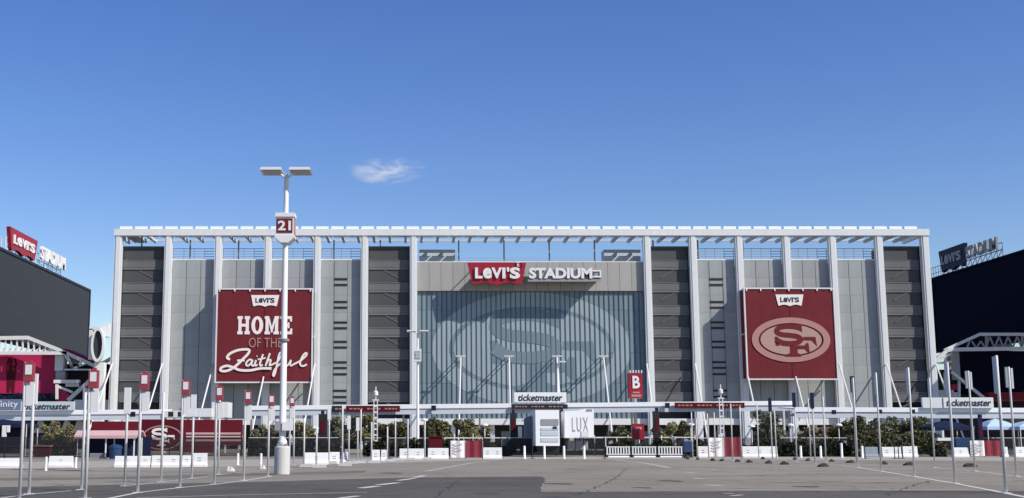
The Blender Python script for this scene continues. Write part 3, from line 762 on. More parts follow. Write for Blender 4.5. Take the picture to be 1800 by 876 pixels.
wp = MB(); rect(wp, (1640, 686), (1684, 699), PY0-1, 1); wp.build('white_wall', WHITE, sr)

# ------------------------------------------------------------------ gate canopies
def canopy(label, a, b, edge=.52, drop=.95, deep=2.6, depth=7.0):
    """a,b = ((px,py),Y) of the front top edge, left to right"""
    A = at(*a[0], a[1]); B = at(*b[0], b[1]); z = (A.z+B.z)/2; dz = (B.z-A.z)
    t = thing('gate_canopy', label, 'canopy', ((A.x+B.x)/2, (A.y+B.y)/2, 0), 'gate canopies in front of the stadium')
    d = Vector((B.x-A.x, B.y-A.y, 0)); L = d.length; U = d.normalized(); Nb = Vector((-U.y, U.x, 0))  # Nb points away from camera
    def W(u, n, zz): return Vector((A.x, A.y, 0))+U*u+Nb*n+Z3*(A.z+dz*u/L+zz)
    def slab(n0, n1, za, zb, za2=None, zb2=None):
        za2 = za if za2 is None else za2; zb2 = zb if zb2 is None else zb2
        mb = MB(); k = 0
        mb.v = [W(0,n0,za), W(L,n0,za), W(L,n1,za2), W(0,n1,za2), W(0,n0,zb), W(L,n0,zb), W(L,n1,zb2), W(0,n1,zb2)]
        mb.f = [(0,3,2,1),(4,5,6,7),(0,1,5,4),(1,2,6,5),(2,3,7,6),(3,0,4,7)]; return mb
    slab(0, .5, -edge, 0).build('front_edge', CANW, t)
    slab(.502, depth, -.22, -.05, .10, .22).build('roof_sheet', CANW, t)
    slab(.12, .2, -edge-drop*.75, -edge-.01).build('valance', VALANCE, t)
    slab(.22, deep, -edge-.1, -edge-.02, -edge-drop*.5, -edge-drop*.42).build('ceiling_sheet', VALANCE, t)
    n = max(2, int(L/9))
    for k in range(n+1):
        u = .4+(L-.8)*k/n; p = W(u, deep+1.2, 0); MB().box(p.x-.11, p.x+.11, p.y-.11, p.y+.11, 0, p.z-.25).build('canopy_post', WHITE2, t)
    return t, W, L
CM, WM, LM = canopy('long middle white gate canopy below the central glass', ((430, 714), 158), ((1398, 705), 158))
CL_, WL_, LL_ = canopy('white gate canopy at far left beside the crimson stand', ((-80, 723), 158), ((284, 720.5), 158))
CR_, WR_, LR_ = canopy('white gate canopy at far right below the dark stand', ((1398, 716.5), 150), ((1900, 718), 150))
def onM(px): return 158.0
def sign_plate(name, label, p0, p1, Y, mat, txt=None, tm=None, th=None, cat='sign', shear=0, legs=True, d=.15, txt_box=None, group=None, bold=.015):
    a = at(*p0, Y); b = at(*p1, Y); x0, x1, z0, z1 = a.x, b.x, b.z, a.z
    t = thing(name, label, cat, ((x0+x1)/2, Y, z0), group)
    MB().box(x0, x1, Y, Y+d, z0, z1).build('sign_board', mat, t)
    if txt:
        q0, q1 = txt_box
        A = at(q0[0], q1[1], Y); B = at(q1[0], q0[1], Y)
        text('lettering', txt, (A.x, Y-.004, A.z), B.x-A.x, B.z-A.z, tm, t, depth=.05, bold=bold, shear=shear)
    return t
Y = onM(950)-.25
s1 = sign_plate('canopy_sign', 'white panel with dark ticket seller name standing on the middle gate canopy', (904, 690), (996, 707.6), Y, CANW, 'ticketmaster', TEXTD, txt_box=((911, 693), (989, 705)), shear=.2, d=.4)
s2 = sign_plate('canopy_sign', 'grey panel with dark ticket seller name above the far left gate canopy', (36, 706), (130, 721.4), 157.6, SIGNG, 'ticketmaster', TEXTD, txt_box=((42, 709), (124, 720)), shear=.2, d=.4)
s3 = sign_plate('canopy_sign', 'white panel with dark ticket seller name above the far right gate canopy', (1658, 699), (1747, 717), 149.6, WHITE2, 'ticketmaster', TEXTD, txt_box=((1664, 702), (1742, 714)), shear=.2, d=.4)
s4 = sign_plate('canopy_sign', 'slate blue panel with white internet provider name at the left picture edge', (-30, 702), (35.5, 721.4), 157.4, XBLUE, 'xfinity', TEXTW, txt_box=((-14, 704.5), (32, 719)), d=.4, bold=.0)
wbx = MB(); A = at(1620, 718, 150)
sign_plate('blank_panel', 'blank white panel right of the tower above the gate canopy', (1621, 699), (1657.5, 717.5), 149.7, WHITE, d=.4, cat='panel')
# narrow maroon and black strip signs hung under the canopy edge
def strip(label, p0, p1, mat, cat='sign', marks=True):
    Y = onM((p0[0]+p1[0])/2)-.35; t = sign_plate('strip_sign', label, p0, p1, Y, mat, d=.12, cat=cat)
    if marks:
        mk = MB(); h = p1[1]-p0[1]; x = p0[0]+6; k = 0
        while x < p1[0]-6:
            w = random.uniform(2.5, 6); rect(mk, (x, p0[1]+h*.38), (min(x+w, p1[0]-3), p0[1]+h*.62), Y-.03, .026); x += w+2.0+(6 if k % 4 == 3 else 0); k += 1
        mk.build('sign_marks', ROSE, t)
    return t
strip('maroon strip sign under the canopy left of the lamp post numbered box', (608, 713.5), (703, 724), MAROON)
strip('maroon strip sign under the canopy right of the letter tower', (1186, 708), (1309, 717.5), MAROON)
strip('black strip sign over the central gate below the ticket seller panel', (899, 711), (998, 719), DARK)
strip('small black square sign beside the left maroon strip sign', (583, 713.5), (604, 724.5), DARK)
for lab, p in (('small navy square gate sign left of centre under the canopy', (762, 713)), ('small black square gate sign beside the right maroon strip sign', (1173, 708.5))):
    strip(lab, (p[0]-4, p[1]), (p[0]+4.5, p[1]+9), NAVY, marks=False)
for lab, p in (('small navy square sign on far left canopy near the lane poles', (233, 725)), ('small black square sign at right end of the far left canopy', (300, 725)), ('small black square sign beside the white stepped canopy end', (317, 725))):
    sign_plate('square_sign', lab, (p[0]-4.5, p[1]-1), (p[0]+4.5, p[1]+8), 157.2, NAVY if p[0] < 250 else DARK, d=.1)
for lab, p in (('small navy square sign on right canopy near the shaded navy paddle', (1466, 721)), ('small dark square sign on right canopy beside the last column', (1547, 720)), ('small dark square sign on right canopy before the last strut', (1605, 720))):
    sign_plate('square_sign', lab, (p[0]-4, p[1]), (p[0]+4, p[1]+7.5), 149.3, NAVY, d=.1)
# stepped white boxes between left and middle canopies
wbk = thing('white_kiosk', 'plain white stepped kiosk block between the left and middle canopies', 'kiosk', at(340, 795, 160))
k1 = MB(); rect(k1, (284.5, 722), (322, 734), 158, 4); k1.build('low_block', WHITE2, wbk)
k1 = MB(); rect(k1, (322.5, 718), (372, 733), 158.3, 4); k1.build('mid_block', WHITE, wbk)
k1 = MB(); rect(k1, (372.5, 707), (400, 734), 158.6, 4); k1.build('tall_block', WHITE2, wbk)
for x in (290, 330, 366, 396): k1 = MB(); rect(k1, (x-1, 734), (x+1, 797), 160, .3); k1.build('kiosk_post', WHITE2, wbk)

# ------------------------------------------------------------------ letter tower sign, pylons
bt = thing('letter_tower', 'tall red sign tower with a white letter B right of centre', 'sign', at(1118, 790, 159))
YB = 160.5; a = at(1106, 656, YB); b = at(1130, 700, YB)
MB().box(a.x, b.x, YB, YB+1.6, b.z, a.z).build('tower_head', REDSIGN, bt)
a2 = at(1106, 700.4, YB); b2 = at(1130, 706, YB); MB().box(a2.x+.7, b2.x-.7, YB+.35, YB+1.2, 0, a2.z).build('tower_post', WHITE2, bt)
q = at(1112, 683, YB); text('letter', 'B', (q.x, YB-.01, q.z), at(1125, 683, YB).x-q.x, at(1112, 661, YB).z-q.z, TEXTW, bt, depth=.08, bold=.03)
q = at(1113, 697, YB); lm = MB(); rect(lm, (1112, 689), (1125, 691.5), YB-.04, .035); rect(lm, (1110, 694), (1127, 697.5), YB-.04, .035); lm.build('small_marks', ROSE, bt)
cm = MB()
for p in (1108, 1113, 1118, 1123, 1128): rect(cm, (p-1, 651), (p+1, 655.8), YB+.1, .4)
cm.build('top_lamps', WHITE2, bt)
t = thing('red_sign', 'squat red sign board under the letter tower', 'sign', at(1122, 790, 140)); mb = MB(); rect(mb, (1111, 745), (1133, 773), 140, .4); mb.build('sign_board', REDSIGN, t)
mb = MB(); rect(mb, (1113, 773.2), (1116, 796), 140.1, .2); rect(mb, (1128, 773.2), (1131, 796), 140.1, .2); mb.build('sign_leg', DARK, t)
mb = MB(); rect(mb, (1116, 751), (1128, 755), 139.95, .045); mb.build('sign_marks', PINK, t)
for lab, x0, x1, y0, y1 in (('black gate pylon with dull red print left of the middle trees', 560, 574, 728, 796),
     ('black gate pylon at left side of the central gate', 897, 908, 726, 797), ('black gate pylon at right side of the central gate', 984, 992, 722, 797),
     ('black gate pylon right of the letter tower', 1149, 1161, 723, 797), ('navy and red gate pylon among the right tents', 1718, 1730, 735, 790)):
    YP = 138; t = thing('gate_pylon', lab, 'pylon', at((x0+x1)/2, 797, YP), 'tall pylons at the gates')
    mb = MB(); rect(mb, (x0, y0), (x1, y1), YP, .8); mb.build('pylon_body', DARK if x0 < 1700 else NAVY, t)
    mb = MB(); w = x1-x0; rect(mb, (x0+w*.25, y0+12), (x1-w*.25, y0+34), YP-.03, .025); mb.build('pylon_print', MAROON, t)
    mb = MB(); rect(mb, (x0+w*.3, y0-6), (x1-w*.3, y0-.2), YP+.1, .5); mb.build('pylon_cap', NAVY, t)

# central gate boxes
tr = thing('service_trailer', 'white trailer with grey horizontal windows in the central gate', 'trailer', at(962, 797, 135))
YT = 133; mb = MB(); rect(mb, (941, 721), (984, 784), YT, 6); mb.build('trailer_body', CANW, tr)
for y0, y1 in ((737, 748), (752, 757), (759, 766), (770, 777)):
    mb = MB(); rect(mb, (951, y0), (982, y1), YT-.06, .055); mb.build('window', GREYBOX if y0 < 745 else SIGNG, tr)
mb = MB(); rect(mb, (972, 750), (979, 754), YT-.12, .058); mb.build('latch', DARK, tr)
mb = MB(); rect(mb, (944, 784.3), (982, 795), YT+.4, 5); mb.build('chassis', DARK, tr)
cb = thing('curtain_stall', 'grey blue curtained stall left of the white trailer', 'stall', at(930, 797, 136))
mb = MB()
for k in range(9): x = 921+k*2; rect(mb, (x, 731+abs(k-5)*.9), (x+1.95, 771), 136+.15*(k % 2), .4)
mb.build('curtain', BLUEG, cb); mb = MB(); rect(mb, (916, 770.5), (940.5, 797), 136.2, 1); mb.build('dark_base', DARK2, cb)
mb = MB(); rect(mb, (909, 737), (920, 741), 136.6, .4); rect(mb, (911, 750), (918, 770), 136.5, .4); mb.build('side_boxes', WHITE2, cb)
wx = thing('white_booth', 'white booth panel with tall grey letters right of the central gate', 'booth', at(1016, 797, 134))
YW = 133.5; a = at(993, 721, YW); mb = MB()
mb.prism([pf(993, 723, YW), pf(1018, 722, YW), pf(1028, 718.5, YW), pf(1043.5, 719, YW), pf(1044, 769, YW), pf(993, 769.5, YW)], X3, Z3, (0, YW, 0), 3.5); mb.build('booth_body', CANW, wx)
q = at(1006, 759, YW); text('lettering', 'LUX', (q.x, YW-.004, q.z), at(1034, 750, YW).x-q.x, at(1006, 734, YW).z-q.z, PANEL, wx, depth=.03, bold=-.008, space=1.3)
for x in (995, 1012, 1026, 1040): mb = MB(); rect(mb, (x-.8, 769.8), (x+.8, 797), YW+.3, .2); mb.build('booth_leg', DARK, wx)
mb = MB(); rect(mb, (998, 775), (1034, 790), YW+1.5, 1); mb.build('booth_counter', GREYBOX, wx)
mb = MB(); rect(mb, (1031, 719.5), (1041, 723), YW-.05, .045); mb.build('booth_vent', GREYBOX, wx)
mb = MB(); rect(mb, (1022, 758), (1036, 768.5), YW-.08, .07); mb.build('notice', WHITE2, wx)

# ------------------------------------------------------------------ trees behind the fence
def tree(label, px, top, hw, Y, mat, base_py=None, dens=1.0, low=.25, tall=False):
    c = at(px, top, Y); H = c.z; R = hw*1.18*Y/F
    t = thing('olive_tree', label, 'tree', (c.x, Y, 0), 'bushy trees behind the gate fence')
    tr = MB(); tr.bar((c.x, Y, 0), (c.x+random.uniform(-.15, .15), Y, H*.42), .16, .11, 7)
    lim = []
    for k in range(6):
        a = k*PI/3+random.random(); e = Vector((c.x+math.cos(a)*R*.6, Y+math.sin(a)*R*.6, H*random.uniform(.55, .85)))
        tr.bar((c.x, Y, H*random.uniform(.3, .42)), e, .07, .025, 5); lim.append(e)
    tr.build('trunk', BARK, t)
    clumps = []
    for k in range(15):
        a = random.uniform(0, 2*PI); r = R*math.sqrt(random.uniform(0, 1))*.98; z = H*random.uniform(low+.12, .93)
        f = 1-.55*abs(z/H-.58); clumps.append((Vector((c.x+math.cos(a)*r*f, Y+math.sin(a)*r*f, z)), random.uniform(.26, .58)*min(R, H*.35)))
    mb = MB(); n = int(3600*dens)
    for k in range(n):
        cc, cr = random.choice(clumps)
        d = Vector((random.gauss(0, 1), random.gauss(0, 1), random.gauss(0, .8))); d = d.normalized()*cr*random.uniform(.35, 1.08)
        p = cc+d
        if p.z < H*low*.6 or p.z > H*1.02: continue
        s = random.uniform(.08, .17); u = Vector((random.gauss(0,1), random.gauss(0,1), random.gauss(0,1))).normalized()
        w = u.cross(Vector((random.gauss(0,1), random.gauss(0,1), random.gauss(0,1)))).normalized()
        mb.quad(p-u*s*1.6, p-w*s*.6, p+u*s*1.6, p+w*s*.6)
    mb.build('crown', mat, t)
for a in (('olive tree behind barriers at far left beside the pink awning', 104, 742, 27, 150, LEAF),
    ('olive tree just left of the tall numbered lamp post', 466, 748, 22, 152, LEAF2),
    ('olive tree just right of the tall numbered lamp post', 530, 742, 25, 152, LEAF),
    ('dense olive tree right of the left black pylon', 604, 733, 22, 150, LEAF2),
    ('olive tree under the left maroon strip sign', 640, 730, 20, 151, LEAF),
    ('thin dark tree behind poles left of the second lamp post', 693, 742, 20, 150, LEAFD),
    ('dark tree right of the second lamp post', 768, 734, 22, 148, LEAFD),
    ('wide olive tree above the white and red barrier banner', 806, 738, 27, 147, LEAF),
    ('olive tree left of the central gate behind railings', 842, 746, 18, 150, LEAFB),
    ('low olive tree left of the letter tower', 1088, 750, 20, 147, LEAFD),
    ('wide olive tree right of the letter tower', 1184, 741, 33, 147, LEAF),
    ('tall olive tree below the right red banner', 1352, 722, 24, 146, LEAF2),
    ('dry beige tree right of the right red banner', 1432, 752, 24, 146, LEAFB),
    ('low olive bush left of the right dark grove', 1470, 750, 16, 146, LEAF),
    ('dark tree at left of the right grove behind shaded navy paddle', 1510, 733, 23, 144, LEAFD),
    ('olive tree in the middle of the right grove', 1556, 734, 28, 144, LEAF2),
    ('dark olive tree at right end of the right grove', 1600, 734, 24, 144, LEAFD)): tree(*a)

# ------------------------------------------------------------------ black crowd fences
def fence(label, x0, x1, py=804.5, h=2.0, rail=STEEL, py1=None):
    if x0 < 430: rail = DARK
    A = G(x0, py); B = G(x1, py1 or py); d = B-A; L = d.length; U = d/L
    t = thing('metal_fence', label, 'fence', (A+B)/2, 'black metal fences across the entrance')
    n = max(1, round(L/2.6))
    for k in range(n+1):
        p = A+U*(L*k/n); MB().box(p.x-.05, p.x+.05, p.y-.05, p.y+.05, 0, h+.05).build('post', DARK, t)
    rm = MB(); rm.bar(A+Z3*h, B+Z3*h, .045, n=4); rm.build('top_rail', rail, t)
    pk = MB(); m = int(L/.10)
    for k in range(m):
        p = A+U*(L*(k+.5)/m); pk.box(p.x-.026, p.x+.026, p.y-.02, p.y+.02, .12, h-.05)
    for z in (.15, h*.55): pk.bar(A+Z3*z-Vector((0, .03, 0)), B+Z3*z-Vector((0, .03, 0)), .05, n=4)
    tag(pk.build('pickets', DARK, t), kind='stuff')
for a in (('black fence at far left behind the white barriers', -40, 150, 806), ('black fence under the long red mural', 165, 430, 803.5), ('black fence left of the numbered lamp post base', 436, 596, 803.5),
          ('black fence behind poles left of the second lamp post', 640, 790, 801), ('black fence beside the barrier left of central gate', 850, 935, 802.5), ('black fence across the central gate', 936, 1062, 801.5),
          ('black fence behind the three white barricades', 1064, 1225, 800.5), ('black fence behind the right white and red banner', 1226, 1370, 800.5), ('black fence right of the long right barrier', 1372, 1512, 802),
          ('black fence under the right grove', 1515, 1675, 801), ('black fence at far right behind the tents', 1680, 1860, 801)): fence(*a)
dkb = thing('dark_hedge', 'dark clipped hedge below the right grove of trees', 'hedge', at(1560, 800, 133))
mb = MB()
for k in range(5200):
    p = at(random.uniform(1497, 1662), 790, 133); z = random.uniform(.1, 2.55); y = 132.5+random.uniform(0, 1.6)
    s = random.uniform(.09, .17); u = Vector((random.gauss(0,1), random.gauss(0,1), random.gauss(0,1))).normalized(); w = u.cross(Vector((random.gauss(0,1), random.gauss(0,1), random.gauss(0,1)))).normalized()
    p = Vector((p.x, y, z+.25*math.sin(p.x*1.3))); mb.quad(p-u*s*1.5, p-w*s*.7, p+u*s*1.5, p+w*s*.7)
mb.build('hedge_leaves', LEAFD, dkb)

def hedge(label, xa, xb, Yh, h, n, mat):  # hedges added to darken the bright ground behind the fences
    A = at(xa, 790, Yh).x; B = at(xb, 790, Yh).x
    t = thing('added_hedge', label, 'hedge', ((A+B)/2, Yh, 0), 'added dark hedges behind the fences')
    mb = MB()
    for k in range(n):
        x = random.uniform(A, B); p = Vector((x, Yh+random.uniform(-.5, .6), random.uniform(.05, h)*(1+.22*math.sin(x*1.7)+.12*math.sin(x*4.1))))
        q = random.uniform(.09, .17); u = Vector((random.gauss(0,1), random.gauss(0,1), random.gauss(0,1))).normalized(); w = u.cross(Vector((random.gauss(0,1), random.gauss(0,1), random.gauss(0,1)))).normalized()
        mb.quad(p-u*q*1.5, p-w*q*.7, p+u*q*1.5, p+w*q*.7)
    mb.build('hedge_leaves', mat, t)
    mb = MB()
    for k in range(int((B-A)/.8)): x = A+.4+k*.8; mb.bar((x, Yh, 0), (x+.1, Yh, h*.7), .03, .015, 5)
    tag(mb.build('stems', BARK, t), kind='stuff')
HG = M('shade_dark_leaves', (.030, .034, .020), .8, .3, .9, island=.4, spec=.1)  # leaf colour kept very dark to stand in for shade there
hedge('added dark hedge left of the numbered lamp post behind the fence', 436, 600, 136, 1.7, 3600, HG)
hedge('added dark hedge behind the poles left of the second lamp post', 640, 790, 134, 1.6, 3200, HG)
hedge('added dark hedge right of the white and red banner', 850, 900, 138, 1.5, 1300, HG)
hedge('added dark hedge behind the three white barricades', 1064, 1240, 134, 1.5, 3600, HG)
hedge('added dark hedge behind the long right barrier', 1290, 1500, 134, 1.5, 4200, HG)
hedge('added dark hedge at far left behind the olive tree', 60, 135, 142, 1.8, 1900, HG)
def dome_lamp(label, px, pt, Yl):
    c = at(px, pt, Yl); t = thing('dome_lamp', label, 'lamp', (c.x, Yl, 0), 'small white dome lamps behind the fence')
    MB().lathe((c.x, Yl, 0), [(.09, 0), (.09, .2), (.05, .25), (.05, c.z-.3)], 8).build('pole', STEEL, t, True)
    MB().lathe((c.x, Yl, c.z-.3), [(.1, 0), (.42, .06), (.42, .12), (.28, .26), (.08, .33)], 12).build('lamp_dome', WHITE2, t, True)
for a in (('dome lamp above the barrier just left of the central gate', 852, 745, 140), ('dome lamp left of the wide tree by the second lamp post', 746, 736, 140), ('dome lamp between the cart and the right white red banner', 1214, 744, 139),
          ('dome lamp above the long right barrier', 1321, 747, 139), ('dome lamp left of the dry beige tree', 1389, 745, 139), ('dome lamp at left edge of the right dark grove', 1474, 745, 140), ('dome lamp above the left black pylon barriers', 554, 750, 138)): dome_lamp(*a)
t = thing('white_handrail', 'white handrail with posts behind the white and red banner left of the gate', 'railing', at(840, 790, 142))
A = at(782, 770, 142); B = at(898, 770, 142)
MB().box(A.x, B.x, 142, 142.1, A.z-.06, A.z+.06).build('rail', WHITE2, t)
for k in range(8): x = A.x+(B.x-A.x)*k/7; MB().box(x-.05, x+.05, 142.01, 142.09, 0, A.z+.5 if k % 2 else A.z-.061).build('rail_post', WHITE2, t)
t = thing('white_handrail', 'white handrail behind the barricades right of the gate', 'railing', at(1140, 790, 142))
A = at(1045, 769, 142); B = at(1222, 768, 142)
MB().box(A.x, B.x, 142, 142.1, A.z-.05, A.z+.05).build('rail', WHITE2, t)
for k in range(10): x = A.x+(B.x-A.x)*k/9; MB().box(x-.05, x+.05, 142.01, 142.09, 0, A.z+.25 if k % 3 == 0 else A.z-.051).build('rail_post', WHITE2, t)
# ------------------------------------------------------------------ long red mural and awning at left
mu = thing('red_mural', 'long dark red mural wall with oval emblem and three pale stripes', 'mural', at(300, 800, 140))
YM = 139.0
def mrect(name, p0, p1, mat, y=YM, d=.5): mb = MB(); rect(mb, p0, p1, y, d); return mb.build(name, mat, mu)
MURAL = M('mural_red', (.13, .010, .020), .7, .1, .4, rnd=.06, spec=.15)
mrect('mural_panel', (161, 741), (245, 775), MURAL); mrect('mural_panel', (245.4, 737.5), (321, 793), MAROON, YM-.02); mrect('mural_panel', (321.4, 738), (377, 796), MURAL, YM-.01); mrect('mural_panel', (377.4, 738), (425, 783), MURAL)
for y in (760.5, 766.5, 772.5): mrect('mural_stripe', (327, y), (423, y+3.6), PINK, YM-.06, .035)
e = at(285, 769.5, YM); MB().ring(e.x, e.z, (35*YM/F, 21*YM/F), (33*YM/F, 19.2*YM/F), X3, Z3, (0, YM-.03, 0), .02, 48).build('emblem_rim', TAN, mu)
# same S and F, without field
def letters_only(parent, c, rx, U, V, m):
    k = 1/302.0; Us = Vector(U)*rx; Vs = Vector(V)*rx; O = Vector(c)
    q = lambda pts: [((x-440)*k, (472-y)*k) for x, y in pts]
    mb = MB(); Nn = Vector(U).cross(Vector(V)).normalized()
    mb.ribbon(q([(520,388),(470,374),(400,370),(345,385),(332,410),(365,430),(430,437),(490,447),(516,470),(490,492),(430,500),(370,494),(325,470)]), 36*k, Us, Vs, O+Nn*.02, .02)
    for i, pl_ in enumerate(([(502,352),(526,352),(528,412),(508,404)], [(314,448),(338,448),(346,518),(320,518)], [(536,450),(628,450),(638,524),(616,500),(596,478),(536,476)],
               [(428,518),(486,518),(486,574),(512,586),(512,602),(388,602),(388,588),(428,574)], [(484,516),(542,516),(556,496),(572,500),(578,570),(560,566),(540,544),(484,544)])):
        mb.prism(q(pl_), Us, Vs, O+Nn*(.026+.004*i), .02)
    return mb.build('emblem_letters', m, parent)
letters_only(mu, (e.x-.15, YM-.03, e.z+.1), 38*YM/F, X3, Z3, OFFW)
for x in (165, 244, 321, 377, 424): mb = MB(); rect(mb, (x-1, 775), (x+1, 801), YM+.6, .2); mb.build('mural_post', DARK, mu)
aw = thing('pink_awning', 'faded pink awning tent in front of the red mural', 'awning', at(185, 806, 128))
a = at(130, 771, 126); b = at(240, 771, 126); zt = at(0, 757, 128).z
mb = MB(); mb.prism([(0, a.z), (0, a.z+.3), (1.2, zt), (3.2, zt), (4.4, a.z+.3), (4.4, a.z), (3.2, zt-.15), (1.2, zt-.15)], Y3, Z3, (b.x, 126, 0), b.x-a.x); mb.build('awning_roof', PINK, aw)
for x in (a.x+.3, (a.x+b.x)/2, b.x-.3):
    for y in (126.3, 129.9): MB().box(x-.06, x+.06, y, y+.12, 0, a.z+.1).build('awning_pole', WHITE2, aw)
mb = MB(); mb.box(a.x+.1, b.x+.6, 130.1, 130.4, 0, a.z+.2); mb.build('dark_backing', NAVY, aw)  # dark backing sheet added under the awning
# boxes beneath the awning
t = thing('stacked_cages', 'grey wire cages standing under the pink awning', 'cage', at(173, 806, 125)); mb = MB()
for k in range(12): rect(mb, (158+k*2.5, 797), (158.8+k*2.5, 820), 118.3, .05)
for y in (797, 804, 811, 819): rect(mb, (158, y), (187, y+1), 118.4, .05)
mb.build('cage_bars', GREYBOX, t)
t = thing('blue_bin', 'blue plastic bin beside the wire cages under the awning', 'bin', at(202, 815, 118)); mb = MB()
mb.lathe(at(202, 819, 118)*Vector((1,1,0)).length*0+Vector((at(202, 819, 118).x, 118, 0)), [(.55, 0), (.62, .9), (.66, 1.0), (.66, 1.15), (.4, 1.3), (.0, 1.35)], 12); mb.build('bin_body', BLUE, t)

# navy tents
def tent(label, x0, x1, yeave, ypeak, Y, mat, name='popup_tent', pole=STEEL):
    a = at(x0, yeave, Y); b = at(x1, yeave, Y); zp_ = at(0, ypeak, Y+1.5).z; w = b.x-a.x; dp = min(w, 4)
    t = thing(name, label, 'tent', ((a.x+b.x)/2, Y+dp/2, 0), 'pop up tents near the gates')
    mb = MB(); c = Vector(((a.x+b.x)/2, Y+dp/2, zp_)); A = [Vector((a.x, Y, a.z)), Vector((b.x, Y, a.z)), Vector((b.x, Y+dp, a.z)), Vector((a.x, Y+dp, a.z))]
    mid = [p.lerp(c, .5)+Z3*.12*(zp_-a.z) for p in A]
    for k in range(4):
        j = (k+1) % 4; mb.quad(A[k], A[j], mid[j], mid[k]); mb.quad(mid[k], mid[j], c)
    mb.build('tent_roof', mat, t)
    mb = MB(); mb.box(a.x, b.x, Y-.02, Y, a.z-.35, a.z+.01); mb.box(a.x, b.x, Y+dp, Y+dp+.02, a.z-.35, a.z+.01); mb.box(a.x-.02, a.x, Y, Y+dp, a.z-.35, a.z+.01); mb.box(b.x, b.x+.02, Y, Y+dp, a.z-.35, a.z+.01); mb.build('tent_valance', mat, t)
    for p in A: sx = .06 if p.x == a.x else -.06; MB().box(p.x-.04+sx, p.x+.04+sx, p.y-.04, p.y+.04, 0, a.z).build('tent_leg', pole, t)
tent('navy pop up tent at the left picture edge under the blue sign', -60, 48, 746, 737, 132, NAVY)
tent('navy pop up tent in front of the dark stand at right', 1641, 1711, 751, 739, 136, NAVY)
tent('pale blue tent near the right picture edge, nearer the pylon', 1735, 1790, 750, 736, 140, SKYBL)
tent('pale blue tent cut off by the right picture edge', 1792, 1870, 750, 738, 138, SKYBL)
t = thing('dark_stall', 'dark blue stall wall standing under the left navy tent', 'stall', at(10, 806, 134)); mb = MB(); rect(mb, (-60, 752), (40, 797), 135, .5); mb.build('stall_wall', NAVY, t)
mb = MB(); rect(mb, (4, 748), (10, 768), 131, .3); rect(mb, (12, 748), (16, 760), 131, .3); mb.build('white_cloths', WHITE2, t)
# white tent roofs and buildings far left/right under the canopy
t = thing('white_tent_row', 'row of white peaked tents behind the olive tree at far left', 'tent', at(110, 795, 165)); mb = MB()
for x in (72, 95, 118, 140): mb.quad(*[Vector((q[0], 165, q[1])) for q in (pf(x-12, 757, 165), pf(x+12, 757, 165), pf(x+4, 741, 165), pf(x-4, 739, 165))])
for x in (72, 95, 118, 140): rect(mb, (x-12, 757), (x+12, 761), 165.2, 3)
mb.build('tent_cloth', WHITE2, t)

# tent-side clutter (right)
t = thing('ticket_counter', 'white counter with blue front under the right navy tent', 'counter', at(1690, 803, 130)); mb = MB(); rect(mb, (1680, 770), (1708, 786), 131, .8); mb.build('counter_front', BLUE, t)
mb = MB(); rect(mb, (1648, 770), (1676, 775), 131.3, .8); rect(mb, (1656, 757), (1660, 770), 131.3, .3); mb.build('counter_top', WHITE2, t)
t = thing('magenta_crate', 'dull red crate behind poles at far left', 'crate', at(73, 803, 124)); mb = MB(); rect(mb, (60, 784), (86, 803), 124, 1); mb.build('crate_body', MAROON, t); mb = MB(); rect(mb, (59, 783), (87, 785.5), 123.9, 1.2); mb.build('crate_lid', ROSE, t)
t = thing('magenta_crate', 'dull red box among dark trees right of the second lamp post', 'crate', at(766, 800, 128)); mb = MB(); rect(mb, (754, 768), (778, 789), 130, 1); mb.build('crate_body', MAROON, t); mb = MB(); rect(mb, (753, 766.5), (779, 769), 129.9, 1.2); mb.build('crate_lid', MAROON, t)
t = thing('blue_cart', 'blue equipment cart right of the white barricades', 'cart', at(1210, 803, 124))
mb = MB(); rect(mb, (1203, 776), (1217, 795), 124, .9); mb.build('cart_box', BLUE, t); mb = MB(); rect(mb, (1202, 772), (1210, 776), 124.1, .5); rect(mb, (1211, 774), (1219, 777), 124.1, .5); mb.build('cart_load', BLUEG, t)
mb = MB()
for x in (1204.5, 1215.5):
    c = at(x, 800, 124); mb.ring(0, 0, (.22, .22), (.08, .08), X3, Z3, (c.x, 124, .23), .12, 14)
mb.build('cart_wheel', RUBBER, t)

# ------------------------------------------------------------------ white water barriers
def barrier(label, x0, x1, pt, pb, mat=PLAST, holes=True):
    A = G(x0, pb); B = G(x1, pb); Yb = A.y; h = at(0, pt, Yb).z; w = B.x-A.x
    t = thing('water_barrier', label, 'barrier', ((A.x+B.x)/2, Yb+.25, 0), 'white plastic barriers across the entrance')
    prof = [(0, 0), (0, .14), (.13, .34), (.19, h-.03), (.22, h), (.36, h), (.39, h-.03), (.45, .34), (.58, .14), (.58, 0)]
    MB().prism(prof, Y3, Z3, (B.x-.02, Yb, 0), w-.04).build('barrier_body', mat, t)
    n = max(1, int(w/.9)); mb = MB()
    for k in range(n):
        x = A.x+w*(k+.5)/n
        mb.box(x-.12, x+.12, Yb+.148, Yb+.20, h*.62, h*.68); mb.box(x-.12, x+.12, Yb+.125, Yb+.18, h*.42, h*.48)
    tag(mb.build('barrier_slot', GREYBOX, t), kind='stuff')
    mb = MB(); mb.box(A.x-.0, A.x+.06, Yb+.23, Yb+.35, .2, h*.9); mb.build('barrier_hinge', GREYBOX, t)
